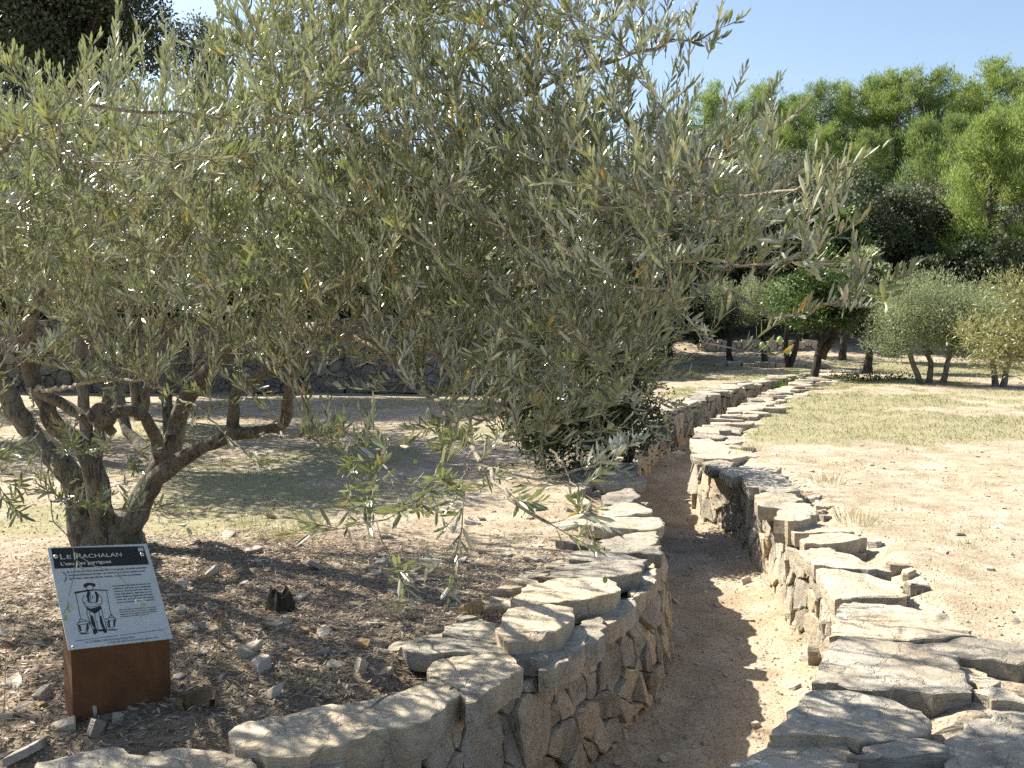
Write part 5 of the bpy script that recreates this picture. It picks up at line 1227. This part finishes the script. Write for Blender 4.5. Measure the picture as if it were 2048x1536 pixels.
def where(zone, x_, y_, s_, sizes):
    q_ = min(LANDM[zone], key=lambda e: (e[0][0] - x_) ** 2 + (e[0][1] - y_) ** 2)
    f = (s_ - sizes[0]) / (sizes[1] - sizes[0])
    return ('tiny pale pebble ' if f < .2 else 'small pale stone ' if f < .6 else 'hand-sized flat stone ') + q_[1]
def scatter(n, cond, x0, x1, y0, y1, sizes, lab, group, mat=None, flat_=.35):
    k_ = 0
    while k_ < n:
        x_, y_ = rng.uniform(x0, x1), rng.uniform(y0, y1)
        z_, sd_, _ = ground_info(np.array([x_]), np.array([y_]))
        if not cond(x_, y_, sd_[0]): continue
        s_ = rng.uniform(*sizes) * rng.uniform(.7, 1.2); loose_at(x_, y_, float(z_[0]), s_ * 1.3, s_ * .9, s_ * flat_ * rng.uniform(.5, 1.3), where(lab, x_, y_, s_, sizes), mat, None, group, None, s_ > .06); k_ += 1
isleft = lambda x_, y_, sd_: sd_ > .5 and x_ < np.interp(y_, CL.P[:, 1], CL.P[:, 0]) and abs((x_) / y_) < .55
isright = lambda x_, y_, sd_: sd_ > .7 and x_ > np.interp(y_, CR.P[:, 1], CR.P[:, 0]) and abs(x_ / y_) < .55
infl = lambda x_, y_, sd_: sd_ < -.06
scatter(95, isleft, -3.2, .8, 3.6, 8.2, (.035, .11), 'l', 'small stones in the leaf litter under the olive')
scatter(50, isright, 1.6, 6, 3.8, 12, (.03, .07), 'r', 'small stones on the sandy ground')
scatter(60, infl, .2, 2.3, 3.6, 10.5, (.03, .08), 'p', 'small stones on the path floor')
# gravel
def gravel(name, n, cond, box, sizes, mat, label):
    oct_ = np.array([(1, 0, 0), (-1, 0, 0), (0, 1, 0), (0, -1, 0), (0, 0, .6), (0, 0, -.6)]); of = np.array([(0, 2, 4), (2, 1, 4), (1, 3, 4), (3, 0, 4), (2, 0, 5), (1, 2, 5), (3, 1, 5), (0, 3, 5)])
    d = np.sqrt(rng.random(n * 3)) ; y_ = box[2] + (box[3] - box[2]) * rng.random(n * 3) ** 1.6; x_ = rng.uniform(box[0], box[1], n * 3)
    z_, sd_, _ = ground_info(x_, y_); m = cond(x_, y_, sd_) & (np.abs(x_ / y_) < .6); x_, y_, z_ = x_[m][:n], y_[m][:n], z_[m][:n]; n = len(x_)
    s_ = sizes[0] + (sizes[1] - sizes[0]) * rng.random(n) ** 3; an = rng.random(n) * 6.28
    V = oct_[None] * rng.uniform(.55, 1.3, (n, 6, 1)) * s_[:, None, None]; V = np.stack([V[..., 0] * np.cos(an)[:, None] - V[..., 1] * np.sin(an)[:, None] * .7, V[..., 0] * np.sin(an)[:, None] + V[..., 1] * np.cos(an)[:, None] * .7, V[..., 2]], -1)
    V = V + np.stack([x_, y_, z_ + s_ * .15], -1)[:, None]
    o = put(name, mesh_np(name, V.reshape(-1, 3), (np.arange(n)[:, None, None] * 6 + of[None]).reshape(-1, 3), False, None, [mat])); tag(o, label, 'gravel', None, 'stuff')
lefts = lambda x_, y_, sd_: (sd_ > .12) & (x_ < np.interp(y_, CL.P[:, 1], CL.P[:, 0])); rights = lambda x_, y_, sd_: (sd_ > .2) & (x_ > np.interp(y_, CR.P[:, 1], CR.P[:, 0]))
gravel('gravel', 9000, lefts, (-4.5, 1.2, 3.0, 12), (.004, .016), m_loose, 'fine pale gravel strewn over the soil left of the path')
gravel('gravel', 9000, rights, (1.2, 8, 3.0, 16), (.004, .015), m_loose, 'fine pale gravel on the bare sandy ground right of the path')
gravel('gravel', 7000, lambda x_, y_, sd_: sd_ < -.02, (-.4, 3.5, 3.2, 16), (.004, .018), m_loose, 'loose gravel covering the floor of the sunken path')
# leaf litter and fallen twigs
n = 120000; x_ = rng.uniform(-4.5, 1.2, n); y_ = rng.uniform(3.0, 8.6, n); z_, sd_, _ = ground_info(x_, y_)
m = (rng.random(n) < litter_amt(x_, y_, sd_) * .75 + .03) & (sd_ > .3) & (x_ < np.interp(y_, CL.P[:, 1], CL.P[:, 0])); x_, y_, z_ = x_[m], y_[m], z_[m]; n = len(x_)
an = rng.random(n) * 6.28; D_ = np.column_stack([np.cos(an), np.sin(an), rng.normal(0, .18, n)]); N_ = np.column_stack([rng.normal(0, .4, n), rng.normal(0, .4, n), np.ones(n)])
V, Fq, vv = diamond_cloud(np.column_stack([x_, y_, z_ + rng.uniform(.002, .014, n)]), D_, N_, rng.uniform(.025, .055, n), rng.uniform(.006, .012, n), rng.random(n)); b = Bag(); b.add(V, Fq, None, vv)
tag(b.make('leaf_litter', m_litter, None, False, None, 'stuff'), 'brown dry olive leaves covering the soil round the sign and under the tree', 'leaf litter')
b = Bag()
for _ in range(1500):
    while True:
        x_, y_ = rng.uniform(-3, .6), rng.uniform(3.2, 7)
        if lefts(np.array([x_]), np.array([y_]), ground_info(np.array([x_]), np.array([y_]))[1])[0]: break
    z_ = float(gz(x_, y_)[0]) + .006; an = rng.random() * 6.28; l_ = rng.uniform(.03, .13); d_ = np.array([math.cos(an), math.sin(an), 0]) * l_
    p_ = np.array([x_, y_, z_]); b.tube([p_, p_ + d_ * .5 + rng.normal(0, .006, 3), p_ + d_ + [0, 0, .004]], [.0022, .0018, .001], 3)
tag(b.make('fallen_twigs', m_twig, None, False, None, 'stuff'), 'thin dry twigs fallen on the soil under the olive tree', 'twigs')
# grass
def grass(name, n, box, hgt, wid, label, pw=1.0):
    x_ = rng.uniform(box[0], box[1], n); y_ = box[2] + (box[3] - box[2]) * rng.random(n) ** pw; z_, sd_, _ = ground_info(x_, y_)
    g = grass_amt(x_, y_, sd_); tuft = vnoise(x_ * 7, y_ * 7, 91); m = (rng.random(n) < g * (.25 + 1.1 * (tuft > .5))) & (np.abs(x_ / y_) < .6); x_, y_, z_, g = x_[m], y_[m], z_[m], g[m]; n = len(x_)
    D_ = np.column_stack([rng.normal(0, .55, n), rng.normal(0, .55, n), np.ones(n)]); N_ = rng.normal(0, 1, (n, 3)); v = np.clip(.82 - g * .42 + (vnoise(x_ * .9, y_ * .9, 17) - .5) * .5 + rng.normal(0, .2, n), 0, 1)
    V, Fq, vv = diamond_cloud(np.column_stack([x_, y_, z_ - .005]), D_, N_, rng.uniform(*hgt, n) * (.6 + .5 * g), wid * rng.uniform(.7, 1.3, n) * (1 + y_ * .05), v); b = Bag(); b.add(V, Fq, None, vv)
    tag(b.make(name, m_grass, None, False, None, 'stuff'), label, 'grass')
grass('grass', 150000, (1.8, 17, 5, 30), (.02, .06), .004, 'short dry and green grass on the open ground right of the path', .8)
grass('grass', 90000, (-9, 9, 6, 28), (.02, .07), .004, 'thin patchy grass behind and beside the olive trunk, left of the path')
# individual tufts and weeds
def tuft(px, py, lab, n=60, h=.12, spread=.05, mat=None, v0=.5, cat='grass tuft', D_=None, zs=0.0, wid=.004, name='grass_tuft', group=None):
    g = at(px, py, zs) if D_ is None else pt(px, py, D_); z0 = float(gz(g[0], g[1])[0])
    P = np.column_stack([np.clip(rng.normal(0, spread, n), -1.4 * spread, 1.4 * spread), np.clip(rng.normal(0, spread, n), -1.4 * spread, 1.4 * spread), np.zeros(n)]); Dd = np.column_stack([P[:, 0] / spread * .35, P[:, 1] / spread * .35, np.ones(n)]) + rng.normal(0, .2, (n, 3))
    V, Fq, vv = diamond_cloud(P, Dd, rng.normal(0, 1, (n, 3)), h * rng.uniform(.4, 1.1, n), wid * rng.uniform(.7, 1.4, n), np.clip(v0 + rng.normal(0, .2, n), 0, 1)); b = Bag(); b.add(V, Fq, None, vv)
    o = b.make(name, mat or m_grass); o.location = (g[0], g[1], z0); return tag(o, lab, cat, group)
for px, py, lab, n_, h_, v_ in [(1655, 965, 'dry grass tuft in the shade behind the right coping', 110, .13, .45), (1715, 1050, 'straw-coloured grass tuft beside the small blocky stone', 130, .15, .8), (1500, 905, 'pale dry grass tuft at the bend of the right wall', 120, .16, .85), (1930, 1100, 'small dry grass tuft alone on the bare ground to the right', 50, .06, .7), (1860, 1195, 'low dry tuft near the front right coping', 40, .05, .7),
                                 (560, 1085, 'green and straw grass tuft in the sun right of the trunk', 130, .12, .4), (620, 1060, 'grass tuft in front of the sunny strip behind the litter', 110, .11, .5), (500, 1060, 'grass tuft close to the olive trunk', 100, .1, .55), (960, 1235, 'small grass tuft next to the ochre rock', 60, .07, .6), (1010, 1080, 'thin grass tuft near the back of the left coping', 70, .07, .6), (790, 1225, 'dry brown grass clump in the litter', 90, .08, .85), (600, 1370, 'low green weed tuft before the big front slab', 60, .05, .3), (350, 1030, 'dry tuft just right of the trunk foot', 80, .09, .6), (1540, 1120, 'tiny tuft', 0, 0, 0)]:
    if n_: tuft(px, py, lab, n_, h_, .05 + h_ * .25, None, v_)
for px, py, lab, n_, h_ in [(1558, 790, 'tall green weeds growing in the far end of the path', 260, .5), (1600, 775, 'yellowish weeds at the foot of the small green tree', 160, .3), (1100, 962, 'bright green seedling by the dark shrub', 40, .08), (1520, 800, 'weeds on the far path floor beside the left wall', 120, .3)]:
    tuft(px, py, lab, n_, h_, .08 + h_ * .3, m_weed, .6, 'weeds', None, -.3 if py < 900 and py > 770 else 0, .012 if py < 900 else .006, 'weeds')
g = pt(1730, 752, 24); b0 = onground(g[0], g[1])
o = empty('low_green_plant', b0, 'low dark green creeping plant in the grass right of the small green tree', 'plant'); P, Dd, Nn, L2, W2, v_ = puff_leaves([((i_ * .3 - .8, 0, .05), (.25, .25, .12)) for i_ in range(7)], 1200, .06, .035); V, Fq, vv = diamond_cloud(P, Dd, Nn, L2, W2, v_); b = Bag(); b.add(V, Fq, None, vv); b.make('leaves', m_green, o)
# ivy on the front of the coping
g = pt(885, 1400, 3.95); o = empty('ivy_plant', g, 'small green ivy sprig growing from the joint of the front left coping', 'plant')
n = 26; P = rng.normal(0, 1, (n, 3)) * [.035, .01, .04]; V, Fq, vv = leaf_cloud(P, rng.normal(0, 1, (n, 3)) + [0, -.5, .2], np.tile([0.2, -1., .4], (n, 1)) + rng.normal(0, .3, (n, 3)), rng.uniform(.02, .035, n), rng.uniform(.018, .03, n), rng.uniform(.2, .6, n)); b = Bag(); b.add(V - [0, .03, 0], None, Fq, vv); b.make('leaves', m_green, o)
# dry flower stalks
a = NT("dry stalk", .8, .2); a.col((0.42, 0.3, 0.16)); m_stalk = a.m
a = NT("seed head", .9, .2); a.col((0.3, 0.14, 0.07)); m_seed = a.m
def stalk(px, py, pxt, pyt, lab):
    g = at(px, py); b0 = onground(g[0], g[1]); e = pt(pxt, pyt, g[1]); o = empty('dry_stalk', b0, lab, 'dry plant', 'dry flower stalks')
    b = Bag(); P_, t = subdiv_path([np.zeros(3), (e - b0) * .5 + [.006, 0, 0], e - b0], .03); b.tube(P_, [.0017] * len(P_), 5); b.make('stem', m_stalk, o)
    n = 6; t = np.linspace(0, 1, n); V, Q, T3 = tube_geo(np.column_stack([t * 0, t * 0, t * .024]) + (e - b0), .007 * np.sqrt(np.clip(1 - (2 * t - 1) ** 2, .05, 1)), 8, .2); put('seed_head', mesh_np('seed_head', V, [Q, T3], True, None, [m_seed]), o)
stalk(2, 1480, 12, 1296, 'thin dry stalk with a brown seed head at the left edge'); stalk(436, 1335, 443, 1232, 'thin dry stalk with a reddish seed head right of the sign'); stalk(430, 1330, 437, 1245, 'shorter bare dry stalk beside the reddish seed head')
